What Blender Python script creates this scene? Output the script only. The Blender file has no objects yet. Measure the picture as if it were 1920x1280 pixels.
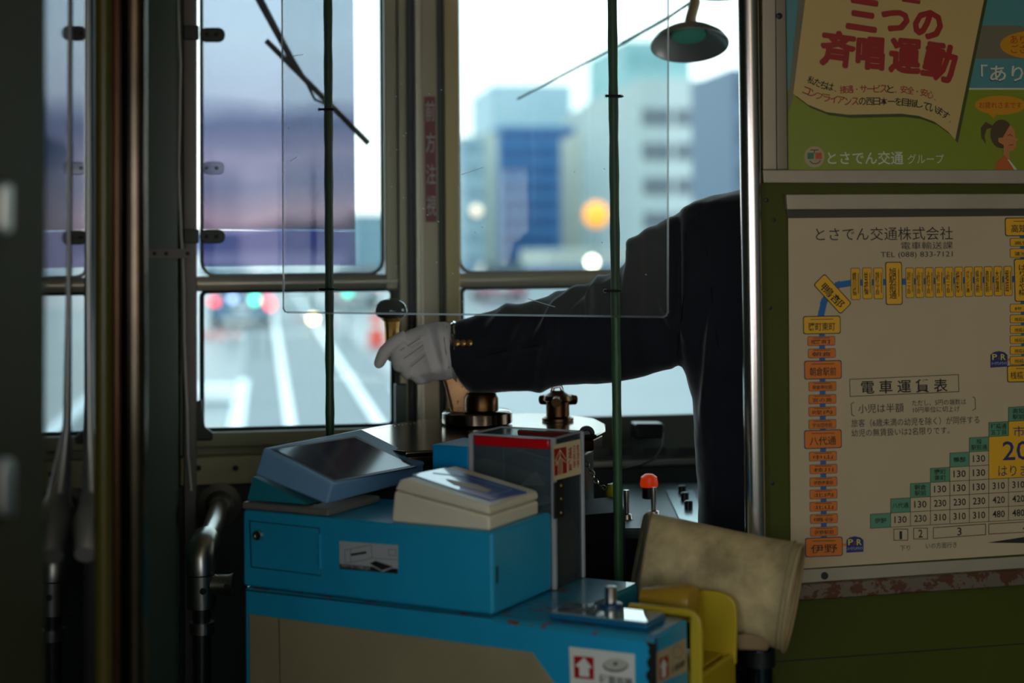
import bpy, bmesh, math, random
from mathutils import Vector, Matrix, noise
random.seed(7)
C = bpy.context.scene.collection
V = Vector

# ---------------------------------------------------------------- camera
F, CX, HY = 2933.0, 960.0, 455.0
YAW = math.atan(467 / F); ROLL = 0.009; PITCH = 0.035
PY = HY - F * math.tan(PITCH)                    # principal point row
CAM = V((0, 0, 1.40))
FH = V((math.sin(YAW), math.cos(YAW), 0)); RH = V((math.cos(YAW), -math.sin(YAW), 0)); UP = V((0, 0, 1))
fw = FH * math.cos(PITCH) + UP * math.sin(PITCH)
u0 = UP * math.cos(PITCH) - FH * math.sin(PITCH)
rt = RH * math.cos(ROLL) - u0 * math.sin(ROLL)
up = RH * math.sin(ROLL) + u0 * math.cos(ROLL)
cam_d = bpy.data.cameras.new('camera'); cam = bpy.data.objects.new('camera', cam_d); C.objects.link(cam)
m = Matrix((rt, up, -fw)).transposed().to_4x4(); m.translation = CAM
cam.matrix_world = m
cam_d.sensor_width = 36; cam_d.lens = F / 1920 * 36
cam_d.shift_y = -(640 - PY) / 1920
cam_d.clip_start = 0.02; cam_d.clip_end = 3000
cam_d.dof.use_dof = True; cam_d.dof.focus_distance = 2.68; cam_d.dof.aperture_fstop = 2.1
bpy.context.scene.camera = cam

# ---------------------------------------------------------------- world, light, exposure
sc = bpy.context.scene
sc.view_settings.view_transform = 'Standard'; sc.view_settings.look = 'None'
sc.view_settings.exposure = 0.0; sc.view_settings.gamma = 1.0; sc.view_settings.use_curve_mapping = False
sc.cycles.max_bounces = 10; sc.cycles.transparent_max_bounces = 24
sc.cycles.caustics_reflective = False; sc.cycles.caustics_refractive = False
w = bpy.data.worlds.new('dusk sky'); sc.world = w; w.use_nodes = True
nt = w.node_tree; nt.nodes.clear()
tc = nt.nodes.new('ShaderNodeTexCoord'); sx = nt.nodes.new('ShaderNodeSeparateXYZ')
rp = nt.nodes.new('ShaderNodeValToRGB'); bg = nt.nodes.new('ShaderNodeBackground'); wo = nt.nodes.new('ShaderNodeOutputWorld')
nt.links.new(tc.outputs['Generated'], sx.inputs[0]); nt.links.new(sx.outputs['Z'], rp.inputs[0])
nt.links.new(rp.outputs[0], bg.inputs[0]); nt.links.new(bg.outputs[0], wo.inputs[0])
el = rp.color_ramp.elements
el[0].position = 0.0; el[0].color = (0.93, 0.82, 0.80, 1)
el[1].position = 0.6; el[1].color = (0.62, 0.78, 0.95, 1)
e = el.new(0.06); e.color = (0.97, 0.93, 0.92, 1)
e = el.new(0.16); e.color = (0.86, 0.95, 1.0, 1)
bg.inputs[1].default_value = 3.0

XLEFT = -0.27
def area(name, loc, target, size, size_y, power, col):
    l = bpy.data.lights.new(name, 'AREA'); l.shape = 'RECTANGLE'; l.size = size; l.size_y = size_y
    l.energy = power; l.color = col
    o = bpy.data.objects.new(name, l); C.objects.link(o); o.location = loc
    o.rotation_euler = (V(target) - V(loc)).to_track_quat('-Z', 'Y').to_euler()
    return o
area('daylight_left_door', (XLEFT + .03, 0.15, 1.40), (0.65, 2.6, 1.25), 1.3, 0.8, 4.0, (0.72, 0.92, 1.0))
area('daylight_rear_window', (0.85, -3.55, 1.45), (0.7, 2.0, 1.0), 1.9, 0.8, 2.4, (0.80, 0.92, 1.0))
area('daylight_right_windows', (1.88, -2.2, 1.40), (0.4, 1.6, 1.0), 2.6, 0.7, 2.6, (1.0, 0.62, 0.30))
area('ceiling_lamp_light', (0.85, -1.2, 2.13), (0.85, -1.2, 0), 0.16, 1.2, 4.4, (1.0, 0.72, 0.40))

# ---------------------------------------------------------------- pixel <-> world
def ray(px, py):
    return (fw * F + rt * (px - CX) - up * (py - PY)).normalized()
def P(px, py, d):
    r = ray(px, py); return CAM + r * (d / r.dot(FH))
def plane(pt, n): return (V(pt), V(n).normalized())
def hit(px, py, pl):
    r = ray(px, py); p, n = pl; return CAM + r * ((p - CAM).dot(n) / r.dot(n))
def proj(q):
    v = q - CAM; z = v.dot(fw); return (CX + F * v.dot(rt) / z, PY - F * v.dot(up) / z)
def shift(pl, s): return (pl[0] + pl[1] * s, pl[1])
def along(q, dr, px):                            # how far along dr from q until it projects on column px
    lo, hi = 0.0, 2.0
    f = lambda t: proj(q + dr * t)[0] - px
    s = 1 if f(hi) > f(lo) else -1
    for _ in range(50):
        mid = (lo + hi) / 2
        if f(mid) * s > 0: hi = mid
        else: lo = mid
    return (lo + hi) / 2

# ---------------------------------------------------------------- materials
def s2l(c): return tuple(((x / 255) / 12.92 if x / 255 <= .04045 else ((x / 255 + .055) / 1.055) ** 2.4) for x in c)
MATS = {}
def mat(name, col, rough=0.5, metal=0.0, var=0.0, vscale=8.0, bump=0.0, bscale=60.0, col2=None, spots=None, coat=0.0, emit=None, estr=0, alpha=None, stretch=None, spec=None, sheen=0):
    if name in MATS: return MATS[name]
    mt = bpy.data.materials.new(name); mt.use_nodes = True; n = mt.node_tree; L = n.links
    b = n.nodes['Principled BSDF']
    c = (*s2l(col), 1); b.inputs['Base Color'].default_value = c
    b.inputs['Roughness'].default_value = rough; b.inputs['Metallic'].default_value = metal
    if coat: b.inputs['Coat Weight'].default_value = coat; b.inputs['Coat Roughness'].default_value = 0.04
    if sheen: b.inputs['Sheen Weight'].default_value = sheen; b.inputs['Sheen Roughness'].default_value = .4
    if spec is not None: b.inputs['Specular IOR Level'].default_value = spec
    if emit: b.inputs['Emission Color'].default_value = (*s2l(emit), 1); b.inputs['Emission Strength'].default_value = estr
    co = n.nodes.new('ShaderNodeTexCoord'); src = co.outputs['Object']
    if stretch:
        mp = n.nodes.new('ShaderNodeMapping'); mp.inputs['Scale'].default_value = stretch; L.new(src, mp.inputs[0]); src = mp.outputs[0]
    last = None
    if var or col2:
        t = n.nodes.new('ShaderNodeTexNoise'); t.inputs['Scale'].default_value = vscale; t.inputs['Detail'].default_value = 6
        t.inputs['Roughness'].default_value = .62
        L.new(src, t.inputs[0]); r = n.nodes.new('ShaderNodeValToRGB')
        r.color_ramp.elements[0].position = .35; r.color_ramp.elements[1].position = .65
        c2 = (*s2l(col2), 1) if col2 else tuple(x * (1 - var) for x in c[:3]) + (1,)
        r.color_ramp.elements[0].color = c2; r.color_ramp.elements[1].color = c
        L.new(t.outputs[0], r.inputs[0]); L.new(r.outputs[0], b.inputs['Base Color']); last = r.outputs[0]
    if spots:                                    # (colour, scale, threshold): chips and rust with a shape of their own
        t = n.nodes.new('ShaderNodeTexNoise'); t.inputs['Scale'].default_value = spots[1]; t.inputs['Detail'].default_value = 5
        t.inputs['Roughness'].default_value = .7
        L.new(co.outputs['Object'], t.inputs[0]); r = n.nodes.new('ShaderNodeValToRGB')
        r.color_ramp.elements[0].position = spots[2]; r.color_ramp.elements[1].position = spots[2] + .03
        L.new(t.outputs[0], r.inputs[0]); mx = n.nodes.new('ShaderNodeMix'); mx.data_type = 'RGBA'
        L.new(r.outputs[0], mx.inputs[0]); mx.inputs[7].default_value = (*s2l(spots[0]), 1)
        if last: L.new(last, mx.inputs[6])
        else: mx.inputs[6].default_value = c
        L.new(mx.outputs[2], b.inputs['Base Color'])
    if bump:
        t = n.nodes.new('ShaderNodeTexNoise'); t.inputs['Scale'].default_value = bscale; t.inputs['Detail'].default_value = 4
        L.new(src, t.inputs[0]); bm_ = n.nodes.new('ShaderNodeBump'); bm_.inputs['Strength'].default_value = bump
        bm_.inputs['Distance'].default_value = .002; L.new(t.outputs[0], bm_.inputs['Height']); L.new(bm_.outputs[0], b.inputs['Normal'])
    MATS[name] = mt; return mt
def clear(name, tint=(255, 255, 255), ior=1.45, rough=0.0, haze=0.0, hazecol=(255, 255, 255)):
    if name in MATS: return MATS[name]
    mt = bpy.data.materials.new(name); mt.use_nodes = True; n = mt.node_tree; L = n.links; n.nodes.clear()
    o = n.nodes.new('ShaderNodeOutputMaterial'); mx = n.nodes.new('ShaderNodeMixShader'); fr = n.nodes.new('ShaderNodeFresnel')
    tr = n.nodes.new('ShaderNodeBsdfTransparent'); gl = n.nodes.new('ShaderNodeBsdfGlossy')
    fr.inputs[0].default_value = ior; tr.inputs[0].default_value = (*s2l(tint), 1); gl.inputs['Roughness'].default_value = rough
    L.new(fr.outputs[0], mx.inputs[0]); L.new(gl.outputs[0], mx.inputs[2])
    if haze:
        df = n.nodes.new('ShaderNodeBsdfDiffuse'); df.inputs[0].default_value = (*s2l(hazecol), 1)
        tl = n.nodes.new('ShaderNodeBsdfTranslucent'); tl.inputs[0].default_value = (*s2l(hazecol), 1)
        a = n.nodes.new('ShaderNodeMixShader'); L.new(df.outputs[0], a.inputs[1]); L.new(tl.outputs[0], a.inputs[2])
        h = n.nodes.new('ShaderNodeMixShader'); h.inputs[0].default_value = haze
        L.new(tr.outputs[0], h.inputs[1]); L.new(a.outputs[0], h.inputs[2]); L.new(h.outputs[0], mx.inputs[1])
    else: L.new(tr.outputs[0], mx.inputs[1])
    L.new(mx.outputs[0], o.inputs[0]); MATS[name] = mt; return mt

def edgem():
    if 'cut acrylic edge' in MATS: return MATS['cut acrylic edge']
    mt = bpy.data.materials.new('cut acrylic edge'); mt.use_nodes = True; n = mt.node_tree; n.nodes.clear()
    o = n.nodes.new('ShaderNodeOutputMaterial'); a = n.nodes.new('ShaderNodeBsdfTranslucent'); b = n.nodes.new('ShaderNodeBsdfTransparent'); x = n.nodes.new('ShaderNodeMixShader')
    a.inputs[0].default_value = (1, 1, 1, 1); x.inputs[0].default_value = .3
    n.links.new(a.outputs[0], x.inputs[1]); n.links.new(b.outputs[0], x.inputs[2]); n.links.new(x.outputs[0], o.inputs[0]); MATS['cut acrylic edge'] = mt; return mt
M = dict(
    blue=lambda: mat('worn cyan enamel', (30, 164, 208), .38, var=.15, vscale=5, spots=((50, 46, 44), 55, .72), coat=.15),
    blue_side=lambda: mat('worn cyan enamel', (20, 150, 196)),
    blue_rust=lambda: mat('chipped cyan enamel', (38, 146, 178), .35, spots=((128, 60, 52), 46, .56), coat=.6, bump=.2, bscale=30),
    cream_panel=lambda: mat('aged cream panel', (160, 146, 112), .55, var=.2, vscale=4),
    dark=lambda: mat('black rubber', (18, 18, 18), .5),
    black_metal=lambda: mat('black painted metal', (14, 15, 16), .35),
    olive=lambda: mat('olive green paint', (68, 74, 14), .5, spec=.2, var=.16, vscale=3, bump=.1, bscale=18),
    teal=lambda: mat('grey green paint', (62, 84, 70), .4, var=.15, vscale=3),
    front_paint=lambda: mat('pale olive paint', (150, 148, 112), .4, var=.15, vscale=4),
    alu=lambda: mat('brushed aluminium', (222, 212, 188), .34, .4, var=.12, vscale=20, stretch=(1, 1, 20)),
    alu_mat=lambda: mat('dull aluminium', (168, 160, 138), .5, .35, var=.15, vscale=6),
    alu_rust=lambda: mat('rusty aluminium lip', (108, 96, 80), .5, .3, spots=((84, 48, 24), 40, .50)),
    chrome=lambda: mat('polished chrome', (215, 212, 205), .12, 1.0, var=.1, vscale=6),
    steel=lambda: mat('dull steel', (200, 195, 184), .3, 1.0, var=.2, vscale=10),
    brass=lambda: mat('worn brass', (226, 178, 96), .36, .85, var=.35, vscale=22),
    bronze=lambda: mat('worn pale bronze', (196, 150, 104), .42, .8, var=.25, vscale=18, spots=((80, 54, 36), 60, .62)),
    darkbrass=lambda: mat('darkened bronze', (96, 70, 42), .3, 1.0, var=.5, vscale=14),
    plate=lambda: mat('polished dark plate', (120, 108, 92), .16, 1.0, var=.25, vscale=8, bump=.06, bscale=14),
    green_pole=lambda: mat('dark green wrapped pole', (48, 92, 52), .45, var=.2, vscale=20, bump=.4, bscale=40),
    jacket=lambda: mat('navy wool', (22, 26, 38), .85, var=.2, vscale=30, bump=.15, bscale=400, sheen=.5),
    glove=lambda: mat('white cotton', (240, 238, 236), .9, var=.06, vscale=14, bump=.25, bscale=220),
    skin=lambda: mat('skin', (186, 140, 112), .55),
    paper=lambda: mat('aged paper', (190, 172, 136), .5, var=.08, vscale=3),
    ink=lambda: mat('black ink', (24, 22, 20), .6),
    white=lambda: mat('white print', (222, 222, 212), .5),
    red=lambda: mat('red print', (176, 20, 28), .45),
    redp=lambda: mat('red plastic', (200, 10, 22), .25, coat=.4),
    navy=lambda: mat('navy print', (22, 40, 104), .5),
    yellow=lambda: mat('yellow print', (226, 170, 14), .5),
    orange=lambda: mat('orange print', (214, 116, 14), .5),
    mapblue=lambda: mat('blue print', (0, 96, 160), .5),
    green_cell=lambda: mat('green print', (84, 140, 106), .5),
    glass=lambda: clear('window glass', (236, 246, 244)),
    acrylic=lambda: clear('clear acrylic', (246, 250, 250), 1.42, haze=.05, hazecol=(225, 218, 206)),  # haze stands in for the cabin reflected in the guard
    acr_edge=lambda: clear('frosted acrylic edge', (235, 245, 245), 1.49, haze=.75, hazecol=(250, 252, 255)),
)
def G(k): return M[k]() if k in M else MATS[k]

# ---------------------------------------------------------------- mesh building
def tag(o, label=None, cat=None, group=None, kind=None):
    if label: o['label'] = label
    if cat: o['category'] = cat
    if group: o['group'] = group
    if kind: o['kind'] = kind
    return o
def frame_axes(d):
    d = d.normalized(); a = V((0, 0, 1)) if abs(d.z) < .9 else V((1, 0, 0))
    x = a.cross(d).normalized(); return x, d.cross(x).normalized()
class MB:
    def __init__(s): s.bm = bmesh.new()
    def face(s, pts):
        vs = [s.bm.verts.new(p) for p in pts]
        try: s.bm.faces.new(vs)
        except ValueError: pass
        return s
    def prism(s, poly, vec):
        vec = V(vec); a = [s.bm.verts.new(p) for p in poly]; b = [s.bm.verts.new(V(p) + vec) for p in poly]; n = len(a)
        s.bm.faces.new(a); s.bm.faces.new(b[::-1])
        for i in range(n): s.bm.faces.new((a[i], b[i], b[(i + 1) % n], a[(i + 1) % n]))
        return s
    def hexa(s, lo, hi):
        a = [s.bm.verts.new(p) for p in lo]; b = [s.bm.verts.new(p) for p in hi]; n = len(a)
        s.bm.faces.new(a); s.bm.faces.new(b[::-1])
        for i in range(n): s.bm.faces.new((a[i], b[i], b[(i + 1) % n], a[(i + 1) % n]))
        return s
    def box(s, x0, x1, y0, y1, z0, z1):
        return s.prism([(x0, y0, z0), (x1, y0, z0), (x1, y1, z0), (x0, y1, z0)], (0, 0, z1 - z0))
    def rings(s, rings, cap0=True, cap1=True, closed=True):
        R = [[s.bm.verts.new(p) for p in r] for r in rings]; n = len(R[0])
        for i in range(len(R) - 1):
            for j in range(n):
                s.bm.faces.new((R[i][j], R[i][(j + 1) % n], R[i + 1][(j + 1) % n], R[i + 1][j]))
        if cap0: s.bm.faces.new(R[0][::-1])
        if cap1: s.bm.faces.new(R[-1])
        return s
    def tube(s, pts, r, seg=12, cap=True):
        pts = [V(p) for p in pts]; n = len(pts); rs = r if isinstance(r, (list, tuple)) else [r] * n
        out = []; x = None
        for i, p in enumerate(pts):
            d = (pts[min(i + 1, n - 1)] - pts[max(i - 1, 0)]).normalized()
            if x is None: x, y = frame_axes(d)
            else:
                x = (x - d * x.dot(d)).normalized(); y = d.cross(x)
            out.append([p + (x * math.cos(t) + y * math.sin(t)) * rs[i] for t in [2 * math.pi * k / seg for k in range(seg)]])
        return s.rings(out, cap, cap)
    def lathe(s, o, ax, prof, seg=24, cap=True):
        x, y = frame_axes(V(ax)); ax = V(ax).normalized(); o = V(o)
        return s.rings([[o + ax * h + (x * math.cos(t) + y * math.sin(t)) * max(r, 1e-4) for t in [2 * math.pi * k / seg for k in range(seg)]] for r, h in prof], cap, cap)
    def ball(s, c, r, sz=1.0):
        return s.lathe(V(c), (0, 0, 1), [(r * math.sin(t), -r * sz * math.cos(t)) for t in [math.pi * k / 8 for k in range(9)]], 16)
    def build(s, name, m_, parent=None, smooth=False, bevel=0, seg=2, origin=None):
        bmesh.ops.recalc_face_normals(s.bm, faces=s.bm.faces)
        me = bpy.data.meshes.new(name); s.bm.to_mesh(me); s.bm.free()
        me.materials.append(G(m_) if isinstance(m_, str) else m_)
        if parent is None:
            if me.vertices:
                zs = [v.co for v in me.vertices]; o0 = V((sum(v.x for v in zs) / len(zs), sum(v.y for v in zs) / len(zs), min(v.z for v in zs)))
                me.transform(Matrix.Translation(-o0))
        o = bpy.data.objects.new(name, me); C.objects.link(o)
        if parent is None:
            if me.vertices: o.location = o0
        else:
            o.parent = parent
            me.transform(Matrix.Translation(-wloc(parent)))
        if smooth:
            for p in me.polygons: p.use_smooth = True
            try: me.set_sharp_from_angle(angle=math.radians(40))
            except Exception: pass
        if bevel:
            b = o.modifiers.new('bevel', 'BEVEL'); b.width = bevel; b.segments = seg; b.limit_method = 'ANGLE'; b.angle_limit = math.radians(35)
            for p in me.polygons: p.use_smooth = True
            w_ = o.modifiers.new('wn', 'WEIGHTED_NORMAL'); w_.keep_sharp = False
        return o
def wloc(o):
    v = V(o.location)
    while o.parent: o = o.parent; v += V(o.location)
    return v
def empty(name, loc, label, cat, group=None):
    o = bpy.data.objects.new(name, None); C.objects.link(o); o.location = loc; o.empty_display_size = .05
    return tag(o, label, cat, group)
def slab(px, pl, th, name, m_, parent=None, off=0.0, bevel=0, **k):     # polygon traced on a plane, thickness towards -normal
    p = shift(pl, off); n = p[1]
    return MB().prism([hit(x, y, p) for x, y in px], -n * th).build(name, m_, parent, bevel=bevel, **k)
def rr(cx, cy, w_, h_, r=3, n=3):                 # rounded rectangle outline
    out = []
    for sx_, sy_, a0 in ((1, 1, 0), (-1, 1, 90), (-1, -1, 180), (1, -1, 270)):
        for k in range(n + 1):
            a = math.radians(a0 + 90 * k / n)
            out.append((cx + sx_ * (w_ / 2 - r) + r * math.cos(a), cy + sy_ * (h_ / 2 - r) + r * math.sin(a)))
    return out

# ---------------------------------------------------------------- lettering
def glyphs(body, bold=0.0, res=2, spacing=1.0, line=1.0):
    c = bpy.data.curves.new('t', 'FONT'); c.body = body; c.resolution_u = res; c.align_x = 'CENTER'; c.offset = bold
    c.space_character = spacing; c.space_line = line
    o = bpy.data.objects.new('t', c); C.objects.link(o)
    dg = bpy.context.evaluated_depsgraph_get()
    me = bpy.data.meshes.new_from_object(o.evaluated_get(dg))
    vs = [V(v.co) for v in me.vertices]; fs = [tuple(p.vertices) for p in me.polygons]
    bpy.data.objects.remove(o); bpy.data.curves.remove(c); bpy.data.meshes.remove(me)
    return vs, fs
def text(body, cx, cy, w_, h_, pl, m_, parent, ang=0, bold=0.0, off=.0006, name='lettering', add=None, line=1.0, rightdir=None, fat=0):
    vs, fs = glyphs(body, min(bold, .012), line=line)
    if not vs: return
    x0 = min(v.x for v in vs); x1 = max(v.x for v in vs); y0 = min(v.y for v in vs); y1 = max(v.y for v in vs)
    pl_ = shift(pl, off); c = hit(cx, cy, pl_)
    n = pl[1]; r = UP.cross(n).normalized() if rightdir is None else rightdir
    u = n.cross(r).normalized()
    sxx = (hit(cx + 1, cy, pl_) - c).length; syy = (hit(cx, cy + 1, pl_) - c).length
    ca, sa = math.cos(math.radians(ang)), math.sin(math.radians(ang))
    out = []
    for v in vs:
        a = ((v.x - x0) / (x1 - x0 + 1e-9) - .5) * w_; b = ((v.y - y0) / (y1 - y0 + 1e-9) - .5) * h_
        a, b = a * ca + b * sa, -a * sa + b * ca
        out.append(c + r * a * sxx + u * b * syy)
    if fat:
        o1, f1, n1 = list(out), list(fs), len(out); 
        for k in range(10):
            a = math.radians(36 * k); dv = (r * math.cos(a) + u * math.sin(a)) * fat * sxx
            q0 = len(out); out += [p + dv + n * .00004 * (k + 1) for p in o1]; fs = fs + [tuple(i + q0 for i in f) for f in f1]
    if add is not None:
        k = len(add[0]); add[0].extend(out); add[1].extend([tuple(i + k for i in f) for f in fs]); return
    return mesh_obj(name, out, fs, m_, parent)
def mesh_obj(name, vs, fs, m_, parent):
    me = bpy.data.meshes.new(name); base = wloc(parent) if parent else V((0, 0, 0))
    me.from_pydata([v - base for v in vs], [], fs); me.materials.append(G(m_) if isinstance(m_, str) else m_)
    o = bpy.data.objects.new(name, me); C.objects.link(o); o.parent = parent; return o
def stroke(pts, wpx, pl, off=.0005, closed=False):          # returns verts, faces of a flat line in the plane
    pl_ = shift(pl, off); vs, fs = [], []
    P2 = pts + ([pts[0]] if closed else [])
    for kk, ((xa, ya), (xb, yb)) in enumerate(zip(P2, P2[1:])):
        pl_ = shift(pl, off + kk * 3e-5)
        dx, dy = xb - xa, yb - ya; l = math.hypot(dx, dy) or 1; ex, ey = dx / l * wpx / 2, dy / l * wpx / 2
        q = [(xa - ex - ey, ya - ey + ex), (xb + ex - ey, yb + ey + ex), (xb + ex + ey, yb + ey - ex), (xa - ex + ey, ya - ey - ex)]
        k = len(vs); vs += [hit(x, y, pl_) for x, y in q]; fs.append((k, k + 1, k + 2, k + 3))
    return vs, fs
def lines(name, polys, wpx, pl, m_, parent, off=.0005):
    vs, fs = [], []
    for pts, cl in polys:
        a, b = stroke(pts, wpx, pl, off, cl); k = len(vs); vs += a; fs += [tuple(i + k for i in f) for f in b]
    return mesh_obj(name, vs, fs, m_, parent)
def patch(name, px, pl, m_, parent, off=.0004):
    return mesh_obj(name, [hit(x, y, shift(pl, off)) for x, y in px], [tuple(range(len(px)))], m_, parent)

# ================================================================ THE TRAM SHELL
YW = 3.38                                          # windscreen plane
W = plane((0, YW, 0), (0, -1, 0))
XL = P(268, 455, 3.3).x                            # left wall
XR = 1.98; ZC = 2.25
YB = P(1475, 455, 2.5).y                           # cross bulkhead plane
B = plane((0, YB, 0), (0, -1, 0))
wl = plane((XL, 0, 0), (1, 0, 0))

def struct(name, mb, m_, **k): return tag(mb.build(name, m_, **k), kind='structure')
struct('floor', MB().box(XL - .1, XR + .1, -3.6, YW + .08, -.04, 0), mat('brown floor boards', (66, 54, 42), .6, var=.3))
struct('ceiling', MB().box(XL - .1, XR + .1, -3.6, YW + .08, ZC, ZC + .04), mat('cream ceiling paint', (196, 186, 150), .5))
struct('wall_rear', MB().box(XL - .1, XR + .1, -3.66, -3.6, 0, 1.0).box(XL - .1, XR + .1, -3.66, -3.6, 1.9, ZC).box(XL - .1, XL + .1, -3.66, -3.6, 1.0, 1.9).box(XR - .1, XR + .1, -3.66, -3.6, 1.0, 1.9), 'front_paint')
mb = MB(); mb.box(XL - .06, XL, -3.6, YW, 0, .95).box(XL - .06, XL, -3.6, YW, 1.75, ZC)
for y in (-3.6, -2.3, -1.1, .1): mb.box(XL - .06, XL, y, y + .12, .95, 1.75)
mb.box(XL - .06, XL, 1.0, YW, .95, 1.75)
struct('wall_left', mb, 'teal')
mb = MB(); mb.box(XR, XR + .06, -3.6, YW, 0, .95).box(XR, XR + .06, -3.6, YW, 1.75, ZC)
for y in (-3.6, -2.3, -1.12): mb.box(XR, XR + .06, y, y + .12, .95, 1.75)
mb.box(XR, XR + .06, 3.2, YW, .95, 1.75).box(XR, XR + .06, -1.0, 2.5, .95, 1.75)  # unseen stretch closed solid to keep sky light off the fare machine's end
struct('wall_right', mb, 'teal')
lampf = empty('ceiling_lamp', (0.85, -1.2, 2.17), 'long fluorescent ceiling lamp with a warm white tube above the aisle', 'lamp')
MB().box(.75, .95, -1.85, -.55, 2.2, 2.25).build('housing', 'alu_mat', lampf)
MB().tube([(.85, -1.8, 2.17), (.85, -.6, 2.17)], .016).build('tube', mat('warm lamp tube', (255, 230, 190), .4, emit=(255, 226, 180), estr=4), lampf, smooth=True)

# --- front wall: panels under, over and beside the windscreen
def wr(x0, y0, x1, y1): return [(x0, y0), (x1, y0), (x1, y1), (x0, y1)]
zs = hit(560, 800, W).z; zt = 1.98
XWL = hit(378, 500, W).x
mb = MB(); mb.box(XL, XR, YW, YW + .05, 0, zs - .01).box(XL, XR, YW, YW + .05, zt, ZC)
mb.box(XL, XWL - .012, YW, YW + .05, zs - .01, zt)
struct('wall_front', mb, 'front_paint')

def wpt(px, y=800): return hit(px, y, W).x
zmid0, zmid1 = hit(560, 545, W).z, hit(560, 514, W).z
def sash(n, xa_lo, xb_lo, xa_up, xb_up, lab):
    """window n: lower pane between columns xa_lo..xb_lo, upper xa_up..xb_up (world x)"""
    o = bpy.data.objects.new('window_%d' % n, None); C.objects.link(o); o.location = (xa_lo, YW, zs); o['kind'] = 'structure'
    MB().box(xa_lo - .01, xb_lo + .01, YW + .012, YW + .016, zs, zmid0).build('glass_pane', 'glass', o)
    MB().box(xa_up - .01, xb_up + .01, YW + .012, YW + .016, zmid1, zt).build('glass_pane', 'glass', o)
    MB().tube([(xa_lo - .02, YW + .004, (zmid0 + zmid1) / 2), (xb_lo + .02, YW + .004, (zmid0 + zmid1) / 2)], (zmid1 - zmid0) / 2 * .96, 14).build('middle_rail', 'alu', o, smooth=True)
    # rounded rubber gasket of the upper pane
    for nm, mm, g, zz0, zz1, a, b in (('gasket', '', .004, zmid1, zt, xa_up, xb_up), ('gasket', '', .005, zs, zmid0, xa_lo, xb_lo)):
        r = .03 if zz1 == zt else .012
        pts = []
        for sx_, sz_, a0 in ((1, 1, 0), (-1, 1, 90), (-1, -1, 180), (1, -1, 270)):
            for k in range(5):
                t = math.radians(a0 + 90 * k / 4)
                pts.append(((a if sx_ < 0 else b) - sx_ * (r - g * .3) + r * math.cos(t), YW, (zz0 if sz_ < 0 else zz1) - sz_ * (r - g * .3) + r * math.sin(t)))
        MB().tube(pts + [pts[0]], g, 8, cap=False).build(nm, mat('window rubber', (34, 52, 48), .5) if zz1 != zt else mat('pale sash edge', (170, 176, 166), .4), o, smooth=True)
    MB().box(xa_lo - .02, xb_lo + .02, YW - .03, YW + .02, zs - .035, zs - .004).build('sill', 'front_paint', o, bevel=.004)
    return o
X1a, X1b = wpt(380, 700), wpt(735, 700); X1u = wpt(715, 200)
X2a = wpt(868, 700); X2u = wpt(860, 200); X2b = wpt(1570, 500)
w1 = sash(1, X1a, X1b, X1a, X1u, '')
w2 = sash(2, X2a, X2b, X2u, X2b, '')
w3 = sash(3, wpt(1640, 500), XR - .05, wpt(1640, 500), XR - .05, '')
# upper pane of window 1 is narrower: filler strips make the stepped post
post = bpy.data.objects.new('trim_1', None); C.objects.link(post); post.location = (X1b, YW, 0); post['kind'] = 'structure'
def vstrip(xa, xb, y0, y1, nm, m_, z0=0, z1=zt + .05, par=post, bevel=.003):
    return MB().box(xa, xb, y0, y1, z0, z1).build(nm, m_, par, bevel=bevel)
post_br = mat('grey brown mullion', (190, 176, 146), .36, .3, var=.15, vscale=6, stretch=(3, 3, .3))
post_ol = mat('olive gold mullion', (216, 194, 130), .38, .2, var=.2, vscale=6, stretch=(3, 3, .3))
post_dk = mat('dark mullion groove', (70, 70, 62), .5, .3)
vstrip(X1u + .006, wpt(748), YW - .012, YW + .03, 'sash_stile', post_br, zmid0)
vstrip(X1b + .004, wpt(752), YW - .012, YW + .03, 'sash_stile', post_dk, 0, zmid0)
vstrip(wpt(748), wpt(765), YW - .03, YW + .03, 'mullion_strip', post_br)
vstrip(wpt(765), wpt(778), YW - .022, YW + .03, 'mullion_strip', post_dk)
vstrip(wpt(778), wpt(792), YW - .045, YW + .03, 'mullion_strip', 'alu')
vstrip(wpt(792), wpt(822), YW - .03, YW + .03, 'mullion_strip', post_br)
vstrip(wpt(822), wpt(834), YW - .02, YW + .03, 'mullion_strip', post_dk)
vstrip(wpt(834), X2u - .004, YW - .035, YW + .03, 'mullion_strip', post_ol)
post2 = bpy.data.objects.new('trim_2', None); C.objects.link(post2); post2.location = (X2b, YW, 0); post2['kind'] = 'structure'
vstrip(X2b + .004, wpt(1640, 500) - .004, YW - .03, YW + .03, 'mullion_strip', post_br, par=post2)
# red warning sticker on the mullion
SP = shift(W, .0306)
st = slab([(795, 181), (816, 181), (819, 416), (798, 416)], SP, .0005, 'warning_sticker', mat('faded red vinyl', (150, 22, 44), .4), off=.0008)
tag(st, 'narrow vertical red warning sticker with white characters on the windscreen post', 'sticker')
for i, ch in enumerate('前方注視'): text(ch, 806.5 + i * .8, 208 + i * 59, 17, 38, SP, 'white', st, bold=.004, off=.0014)

# small lamp-socket block low on the post
b_ = MB().box(wpt(738), wpt(760), YW - .05, YW - .012, zs - .0, zs + .09).build('junction_box', 'teal', bevel=.003)
tag(b_, 'small grey green junction box at the foot of the windscreen post', 'junction box')

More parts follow.
